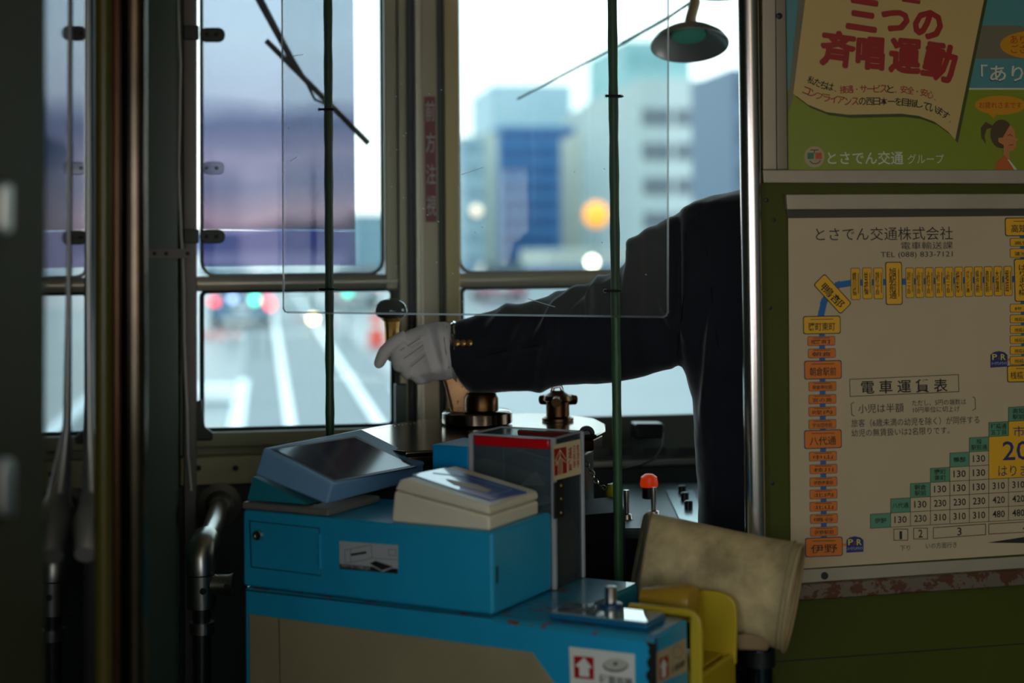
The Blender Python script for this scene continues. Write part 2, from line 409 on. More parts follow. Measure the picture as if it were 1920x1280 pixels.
# --- left corner: column, cable, hinge strips
colm = MB().box(XL, wpt(338, 500) , YW - .11, YW - .0, 0, ZC).build('trim_3', mat('deep grey green column', (46, 72, 54), .38, var=.15, vscale=3), bevel=.006)
tag(colm, kind='structure')
cp = []
for y, x in ((-60, 334), (10, 333), (120, 338), (250, 336), (310, 334), (430, 339), (480, 342), (540, 344), (640, 345), (760, 350), (850, 352), (920, 358)):
    cp.append(P(x, y, 3.24))
tag(MB().tube(cp, .0032, 8).build('cable', mat('white cable', (176, 178, 172), .4), smooth=True), 'thin white cable running down the dark green corner column', 'cable')
frl = MB().box(wpt(346, 500), wpt(370, 500), YW - .06, YW - .006, 0, zt + .05).build('trim_4', mat('grey brown stile', (92, 88, 80), .4, .4, var=.2), bevel=.003)
tag(frl, kind='structure')
vis = empty('sun_visor', P(520, 250, 3.3), 'translucent purple sun visor film hanging in front of the left windscreen pane', 'sun visor')
VP_ = shift(W, .035)
def film():
    mt = bpy.data.materials.new('purple visor film'); mt.use_nodes = True; n = mt.node_tree; L = n.links; n.nodes.clear()
    o = n.nodes.new('ShaderNodeOutputMaterial'); mx = n.nodes.new('ShaderNodeMixShader'); fr = n.nodes.new('ShaderNodeFresnel'); fr.inputs[0].default_value = 1.45
    tr = n.nodes.new('ShaderNodeBsdfTransparent'); gl = n.nodes.new('ShaderNodeBsdfGlossy'); gl.inputs['Roughness'].default_value = .05
    tc_ = n.nodes.new('ShaderNodeTexCoord'); sp = n.nodes.new('ShaderNodeSeparateXYZ'); mr = n.nodes.new('ShaderNodeMapRange')
    mr.inputs[1].default_value = -.20; mr.inputs[2].default_value = .27
    r = n.nodes.new('ShaderNodeValToRGB'); E_ = r.color_ramp.elements
    E_[0].position = 0; E_[0].color = (*s2l((150, 132, 148)), 1); E_[1].position = 1; E_[1].color = (*s2l((196, 199, 208)), 1)
    for p_, c_ in ((.10, (150, 134, 150)), (.22, (170, 158, 172)), (.36, (144, 145, 167)), (.46, (166, 162, 180)), (.58, (144, 148, 170)), (.70, (188, 191, 203))):
        k = E_.new(p_); k.color = (*s2l(c_), 1)
    ns = n.nodes.new('ShaderNodeTexNoise'); ns.inputs['Scale'].default_value = 3.2
    ad = n.nodes.new('ShaderNodeMath'); ad.operation = 'MULTIPLY_ADD'; ad.inputs[1].default_value = .12
    L.new(tc_.outputs['Object'], sp.inputs[0]); L.new(tc_.outputs['Object'], ns.inputs[0])
    L.new(ns.outputs[0], ad.inputs[0]); L.new(sp.outputs['Z'], ad.inputs[2]); L.new(ad.outputs[0], mr.inputs[0])
    L.new(mr.outputs[0], r.inputs[0]); L.new(r.outputs[0], tr.inputs[0])
    L.new(fr.outputs[0], mx.inputs[0]); L.new(tr.outputs[0], mx.inputs[1]); L.new(gl.outputs[0], mx.inputs[2]); L.new(mx.outputs[0], o.inputs[0]); return mt
slab([(380, -60), (662, -60), (666, 431), (381, 429)], VP_, .002, 'film_panel', film(), vis)
slab([(381, 431), (666, 433), (667, 497), (381, 499)], VP_, .002, 'film_strip', clear('lilac film', (178, 172, 200)), vis)
for k, (hy, cl) in enumerate(((65, 0), (443, 0))):
    h = MB().prism([hit(x, y, shift(VP_, .012)) for x, y in rr(398, hy, 48, 27, 12)], (0, .010, 0)).build('clamp', mat('dark bronze clamp', (40, 46, 38), .4, .5), vis, bevel=.002)
    for bx in (388, 406):
        MB().lathe(hit(bx, hy, shift(VP_, .012)), (0, -1, 0), [(.004, 0), (.004, .003), (.001, .004)], 10).build('bolt', 'dark', h)
    MB().box(hit(346, hy, VP_).x, hit(374, hy, VP_).x, YW - .075, YW - .058, hit(360, hy + 13, VP_).z, hit(360, hy - 13, VP_).z).build('bracket', mat('dark bronze clamp', (40, 46, 38)), vis, bevel=.002)
hr = MB().tube([hit(366, -60, VP_) + V((0, -.01, 0)), hit(366, 455, VP_) + V((0, -.01, 0)), hit(366, 478, VP_) + V((0, -.01, 0))], .0045, 8).build('pivot_rod', 'teal', vis, smooth=True)
cp_ = MB().prism([hit(x, y, shift(VP_, .01)) for x, y in rr(400, 315, 40, 24, 9)], (0, .006, 0)).build('clear_clip', clear('clear plastic', (225, 228, 232), haze=.25), vis, bevel=.002)
for bx in (387, 406): MB().lathe(hit(bx, 315, shift(VP_, .01)), (0, -1, 0), [(.004, 0), (.004, .003), (.001, .0045)], 12).build('screw', 'chrome', cp_, smooth=True)
sb = MB().prism([hit(x, y, shift(W, .118)) for x, y in ((276, 468), (352, 466), (360, 470), (360, 484), (276, 484))], (0, .006, 0)).build('strap_bracket', mat('grey brown stile', (92, 88, 80)))
tag(sb, 'flat dark metal strap bolted across the green corner column', 'bracket')
for bx in (290, 312, 352): MB().lathe(hit(bx, 475, shift(W, .118)), (0, -1, 0), [(.004, 0), (.004, .004), (.001, .005)], 10).build('bolt', 'dark', sb)

# beam and pipe fittings under the left pane
bm_ = MB().box(wpt(340, 880), wpt(620, 880), YW - .05, YW - .001, hit(420, 902, W).z, hit(420, 850, W).z).build('trim_5', mat('cream beam', (168, 160, 116), .4, var=.15), bevel=.004)
tag(bm_, kind='structure')
for bx in (372, 442): MB().lathe(hit(bx, 877, shift(W, .05)), (0, -1, 0), [(.006, 0), (.006, .004), (.002, .006)], 10).build('bolt', 'dark', bm_)
dp = MB().box(XL + .06, wpt(760, 900), YW - .04, YW - .001, 0, hit(420, 904, W).z).build('wall_front_lower', mat('dark brown panel', (30, 34, 30), .6)); tag(dp, kind='structure')
lat = MB().prism([hit(x, y, shift(W, .045)) for x, y in ((356, 760), (378, 748), (384, 800), (400, 812), (398, 826), (356, 826))], (0, .012, 0)).build('sash_latch', mat('dark bronze clamp', (40, 46, 38)), bevel=.003)
tag(lat, 'dark metal latch in the bottom left corner of the windscreen', 'latch')
pf = empty('pipe_assembly', P(385, 1100, 2.95), 'grey steel pipe with flange, elbow and tee fitting left of the fare machine', 'pipe')
c0 = hit(412, 945, shift(W, .045)); c1 = P(400, 985, 3.0); c2 = P(381, 1022, 2.9)
MB().lathe(c0, (c1 - c0), [(.045, 0), (.045, .008), (.03, .012), (.024, .03), (.02, .035)], 28).build('flange', mat('dark bronze flange', (84, 82, 74), .45, .6), pf, smooth=True)
MB().tube([c0, c1, c2], .0185, 20).build('pipe', 'steel', pf, smooth=True)
e0 = P(376, 1045, 2.88); e1 = P(377, 1075, 2.88)
MB().tube([c2 + (c1 - c2) * .3, c2, P(377, 1032, 2.885), e0, e1], [.0255, .0262, .0265, .0265, .0265], 24).build('elbow', 'steel', pf, smooth=True)
t0, t1 = P(377, 1077, 2.88), P(378, 1138, 2.88)
te = MB().tube([t0, t1], .0265, 24).tube([P(380, 1095, 2.88), P(428, 1096, 2.88), P(438, 1096, 2.88)], [.018, .019, .0225], 20).build('tee', 'steel', pf, smooth=True)
MB().lathe(P(381, 1108, 2.853), -FH, [(.006, 0), (.006, .003), (.003, .003)], 12).build('set_screw', 'dark', te)
MB().lathe(P(424, 1098, 2.858), -FH, [(.004, 0), (.004, .003), (.002, .003)], 12).build('set_screw', 'dark', te)
MB().tube([P(378, 1130, 2.88), V((P(378, 1130, 2.88).x, P(378, 1130, 2.88).y, 0))], .016, 16).build('down_pipe', mat('dark steel', (80, 84, 84), .35, .9), pf, smooth=True)
MB().tube([P(379, 1165, 2.88), P(379, 1186, 2.88)], .0225, 18).build('collar', 'steel', pf, smooth=True)

# --- reflecting door glass and the blurred things near the left wall
dg_ = bpy.data.objects.new('door_1', None); C.objects.link(dg_); dg_.location = (XL, 1.8, 0); dg_['kind'] = 'structure'
ya, yb = hit(28, 500, wl).y, hit(158, 500, wl).y
MB().box(XL + .001, XL + .006, ya, yb, .62, ZC - .1).build('glass_pane', mat('dark door glass', (12, 16, 15), .03, spec=.9), dg_)
MB().box(XL, XL + .012, yb, yb + .05, 0, ZC).build('rubber_edge', 'dark', dg_)
MB().box(XL + .0, XL + .03, ya - .4, ya, 0, ZC).build('door_stile', mat('dark olive door paint', (52, 52, 10), .7, spec=.1), dg_)
lt = MB().prism([hit(x, y, shift(wl, .031)) for x, y in rr(2, 390, 18, 90, 6)], (.006, 0, 0)).build('door_latch', 'steel', dg_, bevel=.002)
MB().prism([hit(x, y, shift(wl, .031)) for x, y in rr(4, 915, 22, 110, 8)], (.006, 0, 0)).build('door_latch', 'steel', dg_, bevel=.002)
post3 = MB().tube([V((P(194, 455, 2.0).x, P(194, 455, 2.0).y, 0)), V((P(194, 455, 2.0).x, P(194, 455, 2.0).y, ZC))], .011, 20).build('door_post', mat('olive brown gloss paint', (98, 90, 30), .3), smooth=True)
tag(post3, 'slim olive painted post beside the door, blurred in the foreground', 'post')
ps = [P(163, -60, 2.1), P(165, 500, 2.1), P(168, 800, 2.1), P(176, 930, 2.08), P(172, 985, 2.04), P(160, 1040, 2.0)]
hdl = MB().tube([ps[0], ps[1], ps[2], ps[3], ps[4], ps[5]], [.0035, .0035, .006, .016, .026, .014], 16).build('grab_rail', mat('satin chrome', (225, 225, 222), .34, .75), smooth=True)
tag(hdl, 'thin chrome door rail whose curved lower end flares out, at far left', 'handrail')
q = P(250, 455, 1.95)
pole = MB().tube([V((q.x, q.y, 0)), V((q.x, q.y, ZC))], .0165, 28).build('grab_pole', mat('tarnished chrome', (104, 94, 80), .18, 1.0, var=.35, vscale=8), smooth=True)
tag(pole, 'blurred chrome grab pole standing near the door at left', 'pole')
q = P(220, 455, 2.02)
pb = MB().tube([V((q.x, q.y, 0)), V((q.x, q.y, ZC))], .0125, 20).build('door_shaft', mat('red brown gloss pipe', (120, 78, 50), .25, .6, var=.3), smooth=True)
tag(pb, 'reddish brown metal shaft between the olive post and the chrome pole', 'shaft')
kb = MB().ball(P(24, 1275, 1.6), .02).build('rail_knob', 'chrome', smooth=True); tag(kb, 'round chrome knob at the bottom left corner', 'knob')

# ================================================================ BULKHEAD WITH THE TWO BOARDS
BX0 = hit(1428, 600, B).x
mb = MB().box(BX0, XR, YB, YB + .03, 0, ZC)
bh = struct('wall_bulkhead', mb, 'olive')
sm = MB().prism([hit(x, y, shift(B, .0008)) for x, y in ((1455, 1239), (1925, 1205), (1925, 1207), (1455, 1241.5))], (0, .0005, 0)).build('trim_6', mat('dark seam', (20, 20, 8), .7)); tag(sm, kind='structure')
q = P(1409, 455, 2.475)
cq = V((q.x, q.y, 0))
gp = MB().tube([cq, cq + V((0, 0, ZC))], .0165, 32).build('grab_pole', mat('polished grey chrome', (225, 222, 218), .2, 1.0, var=.1), smooth=True)
tag(gp, 'tall chrome grab pole at the edge of the olive bulkhead', 'pole')
tr_ = MB().box(BX0 - .012, BX0, YB - .004, YB + .034, 0, ZC).build('trim_7', mat('brass edge strip', (120, 96, 46), .3, .9)); tag(tr_, kind='structure')
for i, (x, y) in enumerate(((1437, 375), (1450, 412), (1443, 577), (1448, 905), (1487, 1160))):
    MB().lathe(hit(x, y, B), (0, -1, 0), [(.0036, -.001), (.0036, .0015), (.001, .002)], 10).build('screw', 'dark', bh)

# ---- upper poster in its aluminium frame
po = empty('framed_poster', hit(1700, 343, B), 'upper framed poster of a paper flag with bold red characters on green and blue', 'poster')
T = .012
def bar(px, name, m_, par, th=T, off=T, bevel=.002): return slab(px, B, th, name, m_, par, off=off, bevel=bevel)
X9 = 2080
bar([(1430, 318), (X9, 318), (X9, 345), (1432, 343)], 'frame_rail', 'alu_mat', po)
bar([(1429, -80), (1454, -80), (1457, 318), (1431, 318)], 'frame_rail', 'alu_mat', po)
bar([(X9, -80), (X9 + 26, -80), (X9 + 26, 345), (X9, 345)], 'frame_rail', 'alu_mat', po)
hs = bar([(1454, -80), (1473, -80), (1478, 318), (1457, 318)], 'hinge_strip', mat('grey strip', (120, 112, 96), .45, .4), po, off=T * .8)
MB().lathe(hit(1461, 30, shift(B, T * .8)), (0, -1, 0), [(.0055, -.001), (.005, .0015), (.001, .0028)], 12).build('screw', 'dark', hs)
PO = shift(B, .002)
bkb = patch('sky_print', [(1473, -80), (X9, -80), (X9, 167), (1476, 167)], PO, mat('poster blue', (84, 152, 166), .3), po)
patch('grass_print', [(1476, 167), (X9, 167), (X9, 319), (1478, 319)], PO, mat('poster green', (132, 148, 28), .3), po)
patch('roof_print', [(1820, 48), (1915, 48), (1930, 60), (1960, 110), (1815, 110)], PO, mat('poster grey', (122, 116, 100), .3), po, off=.0008)
patch('horizon_line', [(1810, 165), (X9, 165), (X9, 168), (1810, 168)], PO, 'white', po, off=.0008)
flag = [(1520, -80), (1862, -80), (1845, 0), (1791, 262), (1778, 247), (1752, 228), (1722, 217), (1690, 213), (1640, 214), (1590, 215), (1550, 210), (1515, 196), (1487, 175)]
patch('flag_shadow_print', [(x + 5, y + 6) for x, y in flag[1:]] , PO, mat('poster dark green', (62, 74, 26), .3), po, off=.0012)
patch('flag_print', flag, PO, mat('poster cream', (212, 186, 128), .3, var=.04, vscale=5), po, off=.0016)
patch('flagpole_print', [(1506, -80), (1520, -80), (1487, 178), (1479, 212), (1477, 195)], PO, mat('poster grey', (122, 116, 100)), po, off=.0020)
redt = mat('poster red', (164, 30, 34), .35)
for ch, x, y, w_, h_, a in (('三', 1618, 28, 58, 60, 8), ('つ', 1678, 39, 54, 42, 8), ('の', 1740, 46, 56, 55, 8),
                            ('斉', 1571, 92, 66, 68, 7), ('唱', 1632, 100, 54, 62, 4), ('運', 1697, 105, 60, 66, 4), ('動', 1762, 116, 62, 72, 14)):
    text(ch, x, y, w_ - 5, h_ - 5, PO, redt, po, ang=a, off=.0024, fat=3.0)
lines('lettering', [([(1600, -2), (1640, 4)], False), ([(1695, 0), (1722, 4)], False)], 7, PO, redt, po, off=.0024)
def curve_text(segs, path, size):
    acc = {}; L_ = [0]
    for (a, b), (c, d) in zip(path, path[1:]): L_.append(L_[-1] + math.hypot(c - a, d - b))
    total = sum(len(s) for s, _ in segs); i = 0
    for s, m_ in segs:
        add = acc.setdefault(m_, ([], []))
        for ch in s:
            t = (i + .5) / total * L_[-1]; i += 1
            k = max(j for j in range(len(L_) - 1) if L_[j] <= t)
            f = (t - L_[k]) / (L_[k + 1] - L_[k]); (a, b), (c, d) = path[k], path[k + 1]
            x, y = a + (c - a) * f, b + (d - b) * f; an = math.degrees(math.atan2(d - b, c - a))
            sz = size if ch not in '、。・ー一' else None
            if sz: text(ch, x, y, size * .92, size, PO, None, po, ang=an, off=.0024, add=add, bold=.012)
            elif ch in '、。': text(ch, x - 3, y + size * .35, 3.5, 3.5, PO, None, po, off=.0024, add=add)
            elif ch == '・': text(ch, x, y, 3, 3, PO, None, po, off=.0024, add=add)
            else: text(ch, x, y, size * .9, 2, PO, None, po, ang=an, off=.0024, add=add)
    for m_, (vs, fs) in acc.items(): mesh_obj('lettering', vs, fs, m_, po)
curve_text([('私たちは、', 'ink'), ('接遇・サービス', redt.name), ('と、', 'ink'), ('安全・安心、', redt.name)], [(1515, 148), (1545, 160), (1580, 168), (1640, 166), (1700, 168), (1735, 174), (1762, 184)], 14.5)
curve_text([('コンプライアンス', redt.name), ('の西日本一を目指しています。', 'ink')], [(1506, 168), (1545, 183), (1590, 190), (1680, 190), (1725, 195), (1760, 207), (1790, 227)], 14.5)
# operator's emblem and name on the green strip
patch('emblem_disc', [(1527 + 19 * math.cos(t), 294 + 20 * math.sin(t)) for t in [k * math.pi / 12 for k in range(24)]], PO, 'paper', po, off=.0012)
patch('emblem_green', rr(1520, 292, 12, 12, 2), PO, mat('emblem green', (28, 120, 92), .4), po, off=.0018)
patch('emblem_red', rr(1535, 292, 12, 12, 2), PO, mat('emblem red', (196, 76, 44), .4), po, off=.0018)
lines('emblem_lines', [([(1520, 281), (1534, 281)], False), ([(1527, 281), (1527, 287)], False), ([(1519, 302), (1523, 306), (1529, 307), (1535, 305), (1538, 301)], False)], 1.6, PO, 'ink', po, off=.0018)
text('とさでん交通', 1623, 296, 142, 25, PO, 'white', po, off=.0012, bold=.01)
text('グループ', 1736, 298, 68, 18, PO, 'white', po, off=.0012)
text('「ありがとう」', 1944, 139, 210, 34, PO, mat('poster outline blue', (24, 74, 120), .4), po, off=.0012, bold=.05)
text('「ありがとう」', 1944, 138, 208, 32, PO, 'white', po, off=.0018, bold=.014)
org = mat('poster amber', (214, 150, 10), .35)
def ell(cx, cy, a, b, n=24): return [(cx + a * math.cos(t), cy + b * math.sin(t)) for t in [2 * math.pi * k / n for k in range(n)]]
patch('speech_bubble', ell(1935, 84, 60, 26), PO, org, po, off=.0012)
text('ありがとう\nございます', 1935, 83, 80, 34, PO, redt, po, off=.0018)
patch('speech_bubble', ell(1876, 197, 48, 18), PO, org, po, off=.0012)
patch('speech_bubble', [(1852, 211), (1870, 212), (1863, 222)], PO, org, po, off=.0014)
text('お疲れさまです', 1876, 197, 80, 12, PO, redt, po, off=.0018)
hair = mat('print brown', (82, 62, 36), .4); sk = mat('print skin', (204, 132, 84), .4); og = mat('print orange', (196, 98, 40), .4)
patch('ponytail_print', [(1862, 236), (1848, 228), (1839, 240), (1840, 258), (1849, 271), (1846, 255), (1850, 242), (1858, 240)], PO, hair, po, off=.0012)
patch('hair_print', ell(1878, 251, 21, 27), PO, hair, po, off=.0016)
patch('face_print', [(1894, 234), (1902, 244), (1904, 258), (1910, 261), (1905, 266), (1906, 275), (1897, 283), (1892, 284), (1893, 300), (1882, 290), (1882, 272), (1872, 266), (1872, 258), (1880, 258)], PO, sk, po, off=.0022)
patch('blouse_print', [(1866, 319), (1868, 304), (1884, 291), (1894, 302), (1902, 319)], PO, og, po, off=.0018)
patch('collar_print', [(1889, 298), (1893, 300), (1908, 319), (1902, 319)], PO, 'white', po, off=.0026)
lines('face_lines', [([(1890, 254), (1894, 252), (1898, 255)], False), ([(1893, 272), (1900, 271)], False)], 1.6, PO, redt, po, off=.0028)
# clear cover sheet over the poster
slab([(1474, -80), (X9, -80), (X9, 318), (1478, 318)], B, .001, 'cover_sheet', clear('poster cover', (250, 250, 245), 1.22), po, off=.0085)

# ---- fare chart
fc = empty('fare_chart', hit(1700, 1060, B), 'large paper fare chart with route map, station plates and price table', 'fare chart')
bar([(1474, 364), (X9, 362), (X9, 391), (1476, 393)], 'holder_rail', 'alu_mat', fc)
bar([(1474, 393), (X9, 391), (X9, 408), (1476, 408)], 'holder_groove', mat('dark groove', (60, 56, 44), .6), fc, th=.002, off=.002, bevel=0)
PC = shift(B, .004)
bar([(X9, 362), (X9 + 22, 362), (X9 + 22, 1084), (X9, 1086)], 'holder_rail', 'alu_mat', fc)
slab([(1478, 409), (X9, 403), (X9, 1028), (1483, 1067)], B, .0015, 'chart_sheet', 'paper', fc, off=.004)
bar([(1486, 1069), (X9, 1033), (X9, 1057), (1489, 1097)], 'ledge', 'alu_mat', fc, th=.006, off=.006, bevel=.001)
bar([(1489, 1097), (X9, 1057), (X9, 1086), (1491, 1127)], 'rusty_lip', 'alu_rust', fc, th=.02, off=.02, bevel=.002)
MB().lathe(hit(1546, 1079, shift(B, .006)), (0, -1, 0), [(.006, 0), (.006, .001), (.001, .001)], 14).build('bolt_hole', 'dark', fc)
text('とさでん交通株式会社', 1659, 438, 257, 25, PC, 'ink', fc)
text('電車輸送課', 1738, 460, 97, 14, PC, 'ink', fc)
text('TEL (088) 833-7121', 1719, 478, 135, 13, PC, 'ink', fc)
# route line
lines('route_line', [([(1539, 600), (1540, 588), (1545, 566), (1556, 545), (1572, 534), (1592, 531), (1600, 530), (1905, 523)], False)], 12, PC, 'mapblue', fc, off=.0004)
lines('route_line', [([(1541, 610), (1545, 1020)], False)], 11, PC, 'mapblue', fc, off=.0004)
lines('route_line', [([(1918, 430), (1921, 690)], False)], 12, PC, 'mapblue', fc, off=.0004)
def plate(body, x, y, w_, h_, m_, vert=False, big=False, ang=0, tw=.72, th_=.5, ruby=True):
    n = PC[1]; r = UP.cross(n).normalized(); u = n.cross(r); c = hit(x, y, shift(PC, .0008)); s_ = (hit(x + 1, y, PC) - hit(x, y, PC)).length
    ca, sa = math.cos(math.radians(ang)), math.sin(math.radians(ang))
    def poly(w2, h2, rad, off):
        o_ = []
        for a, b in rr(0, 0, w2, h2, rad):
            a, b = a * ca - b * sa, a * sa + b * ca
            o_.append(c + r * a * s_ - u * b * s_ + n * off)
        return o_
    bd = 1.6 if big else .9
    o = mesh_obj('station_plate', poly(w_ + bd, h_ + bd, 4 if big else 2.5, 0), [tuple(range(16))], mat('plate border', (44, 38, 34), .5) if m_ != 'orange' else mat('plate border blue', (44, 44, 84), .5), fc)
    vs = poly(w_ - bd, h_ - bd, 3.4 if big else 2, .0003)
    mesh_obj('plate_face', vs, [tuple(range(16))], m_, o)
    if vert:
        b2 = '\n'.join(body); text(b2, x - (2 if ruby else 0), y, w_ * .46, h_ * .78, PC, 'ink', o, off=.0016, line=.9, bold=.008)
        if ruby: lines('ruby', [([(x + w_ * .3, y - h_ * .35), (x + w_ * .3 + .4, y + h_ * .32)], False)], 1.1, PC, 'ink', o, off=.0016)
    else:
        text(body, x, y + h_ * .1, w_ * tw, h_ * th_, PC, 'ink', o, ang=ang, off=.0016, bold=.006)
        if ruby: lines('ruby', [([(x - w_ * .3, y - h_ * .33), (x + w_ * .3, y - h_ * .33 - .8)], False)], 1.1, PC, 'ink', o, off=.0016)
for b, x, cy, w_, h_ in (('鏡川橋', 1604, 532, 17, 56), ('蛍橋', 1626, 531, 17, 55), ('旭町三丁目', 1647, 531, 17, 55)): plate(b, x, cy, w_, h_, 'yellow', True)
plate('旭駅前通', 1676, 531, 30, 75, 'yellow', True, True)
for i, b in enumerate(('旭町一丁目', '上町五丁目', '上町四丁目', '上町二丁目', '上町一丁目', '枡形', 'グランド通', '県庁前', '高知城前', '大橋通', '堀詰')):
    plate(b, 1706 + i * 18.4, 530 - i * .35, 15, 53 - i * .15, 'yellow', True)
plate('はりまや橋', 1919, 525, 33, 74, 'yellow', True, True)
plate('鴨部', 1561, 551, 72, 28, 'yellow', big=True, ang=47, tw=.75, th_=.6, ruby=False)
plate('曙町東町', 1541, 609, 69, 31, 'yellow', big=True)
for b, x, y in (('曙町', 1540, 639), ('朝倉', 1541, 662), ('朝倉神社前', 1542, 724), ('宮の奥', 1542, 748), ('咥内', 1542, 771), ('宇治団地前', 1542, 795), ('中山', 1543, 855), ('枝川', 1544, 879), ('伊野商業前', 1544, 903), ('北内', 1544, 926), ('北山', 1544, 949), ('鳴谷', 1545, 972), ('伊野駅前', 1545, 996)):
    plate(b, x, y, 51, 16, 'orange')
for b, x, y, h_ in (('朝倉駅前', 1543, 693, 32), ('八代通', 1543, 823, 32), ('伊野', 1545, 1025, 33)): plate(b, x, y, 69, h_, 'orange', big=True)
plate('高知駅前', 1925, 425, 80, 31, 'yellow', big=True)
for i, (b, y, h_) in enumerate((('高知橋', 454, 14), ('蓮池町通', 474, 15), ('梅ノ辻', 577, 14), ('桟橋通一丁目', 597, 14), ('桟橋通二丁目', 617, 14), ('桟橋通三丁目', 636, 14), ('桟橋通四丁目', 656, 14), ('桟橋車庫前', 675, 14))):
    plate(b, 1924, y, 60, h_, 'yellow', ruby=False)
plate('桟橋通五丁目', 1930, 700, 82, 28, 'yellow', big=True, tw=.86)
for x, y, lx in ((1603, 1021, (1582, 1592)), (1873, 674, (1888, 1898))):
    pr = patch('park_ride_badge', [(x - 16, y + 15), (x - 16, y - 9), (x - 10, y - 14), (x, y - 16), (x + 10, y - 14), (x + 16, y - 9), (x + 16, y + 13)], PC, 'navy', fc, off=.0008)
    text('P', x - 8, y - 5, 9, 11, PC, mat('badge yellow', (206, 200, 60), .5), pr, off=.0014, bold=.02)
    text('R', x + 8, y - 5, 9, 11, PC, mat('badge yellow', (206, 200, 60), .5), pr, off=.0014, bold=.02)
    text('&', x, y - 3, 4, 6, PC, 'red', pr, off=.0014)
    text('パークアンドライド', x, y + 7, 29, 6, PC, 'white', pr, off=.0014)
    lines('connector', [([(lx[0], y), (lx[1], y)], False)], 5, PC, 'orange', fc, off=.0006)
lines('title_box', [([(1593, 711), (1797, 702), (1798, 734), (1594, 743)], True)], 1.2, PC, 'ink', fc)
text('電 車 運 賃 表', 1696, 724, 162, 25, PC, 'ink', fc, bold=.012)
lines('bracket_print', [([(1601, 754), (1596, 757), (1597, 777), (1602, 780)], False), ([(1824, 744), (1828, 746), (1829, 766), (1824, 769)], False)], 1.2, PC, 'ink', fc)
text('小児は半額', 1652, 765, 85, 17, PC, 'ink', fc)
text('ただし、5円の端数は', 1761, 754, 101, 11, PC, 'ink', fc)
text('10円単位に切上げ', 1756, 767, 88, 11, PC, 'ink', fc)
text('旅客（6歳未満の幼児を除く）が同伴する', 1717, 790, 240, 15, PC, 'ink', fc)
text('幼児の無賃扱いは2名限りです。', 1689, 809, 184, 14, PC, 'ink', fc)
xs = [1632, 1670, 1707, 1744.5, 1781, 1817.5, 1854, 1891, 1928, 1965]
def yk(k, x): return 988 - 26.5 * k - .057 * (x - 1670)
def cell(c, k0, k1, c1=None):
    a, b = xs[c], xs[c1 or c + 1]; return [(a, yk(k0, a)), (b, yk(k0, b)), (b, yk(k1, b)), (a, yk(k1, a))]
gl = []
labs = ['伊野', '八代通', '朝倉\n駅前', '曙町\n東町', '鴨部', '旭\n駅前通', '桟橋通\n五丁目', '高知\n駅前', '高知\n駅前']
patch('flat_fare_zone', [(xs[6], yk(3, xs[6])), (xs[9], yk(3, xs[9])), (xs[9], yk(7, xs[9])), (xs[7], yk(7, xs[7])), (xs[7], yk(6, xs[7])), (xs[6], yk(6, xs[6]))], PC, 'yellow', fc)
for c, lb in enumerate(labs):
    pc = patch('station_cell', cell(c, c, c + 1), PC, 'green_cell', fc, off=.0006)
    x = (xs[c] + xs[c + 1]) / 2; y = yk(c + .5, x)
    two = '\n' in lb; text(lb, x, y, 30 if len(lb.split('\n')[-1]) > 2 else 22, 21 if two else 10, PC, 'ink', pc, off=.0012, bold=.012, line=1.05)
    gl.append((cell(c, c, c + 1), True))
fares = {0: [130, 230, 310, 310, 310, 480, 480, 480], 1: [130, 230, 230, 230, 420, 420, 420], 2: [130, 130, 130, 310, 310, 310], 3: [130, 130], 4: [130]}
for r_, vals in fares.items():
    for i, v_ in enumerate(vals):
        c = r_ + 1 + i; x = (xs[c] + xs[c + 1]) / 2; y = yk(r_ + .5, x)
        text(str(v_), x, y, 23, 13, PC, 'ink', fc, bold=.012, name='fare_number'); gl.append((cell(c, r_, r_ + 1), True))
lines('table_grid', gl, .9, PC, 'ink', fc, off=.0008)
text('市 内', 1925, 808, 50, 20, PC, 'navy', fc, off=.001)
text('200', 1918, 844, 76, 36, PC, 'navy', fc, off=.001, bold=.008)
text('はりまや橋', 1921, 881, 98, 22, PC, 'navy', fc, off=.001)
lines('zone_boxes', [(rr(1689, 1002, 26, 21, .1, 1), True), (rr(1726, 1000, 26, 20, .1, 1), True), ([(1750, 989), (1848, 982), (1848, 1002), (1750, 1009)], True), ([(1854, 982), (1960, 976), (1960, 995), (1854, 1001)], True)], 1.2, PC, 'ink', fc)
for s_, x, y in (('1', 1689, 1003), ('2', 1726, 1000), ('3', 1799, 996), ('4', 1922, 989)): text(s_, x, y, 8 if s_ != '1' else 5, 15, PC, 'ink', fc, bold=.01)
text('下り', 1697, 1027, 19, 10, PC, 'ink', fc); text('いの方面行き', 1765, 1022, 58, 11, PC, 'ink', fc)
patch('arrow_print', [(1851, 1017), (1935, 1004), (1935, 1018)], PC, 'ink', fc)

# ================================================================ FARE MACHINE
bd = (FH * F + RH * (2535 - 960)).normalized(); ad = V((-bd.y, bd.x, 0))        # bd: short side (right-away), ad: long side (left-away)
O0 = P(925, 1158, 2.2); FP = plane(O0, -bd)
z2 = O0.z; z1 = hit(925, 998, FP).z
def pz(z): return plane((0, 0, z), (0, 0, 1))
def ab(q): return ((q - O0).dot(ad), (q - O0).dot(bd))
def FB(a, b, z): q = O0 + ad * a + bd * b; return V((q.x, q.y, z))
A_L = ab(hit(458, 1105, FP))[0]; A_R = ab(hit(1229, 1195, FP))[0]
Bup = ab(hit(1025, 1107, pz(z2)))[1]; Blow = ab(hit(1095, 1083, pz(z2)))[1]
def fbox(a0, a1, b0, b1, z0, z1_): return MB().prism([FB(a0, b0, z0), FB(a1, b0, z0), FB(a1, b1, z0), FB(a0, b1, z0)], (0, 0, z1_ - z0))
SPl = plane(FB(A_R, 0, 0), -ad)                                                   # right end face
B1 = ab(hit(1235, 1137, pz(z2 + .012)))[1]; B2 = ab(hit(1300, 1104, pz(z2 + .012)))[1]
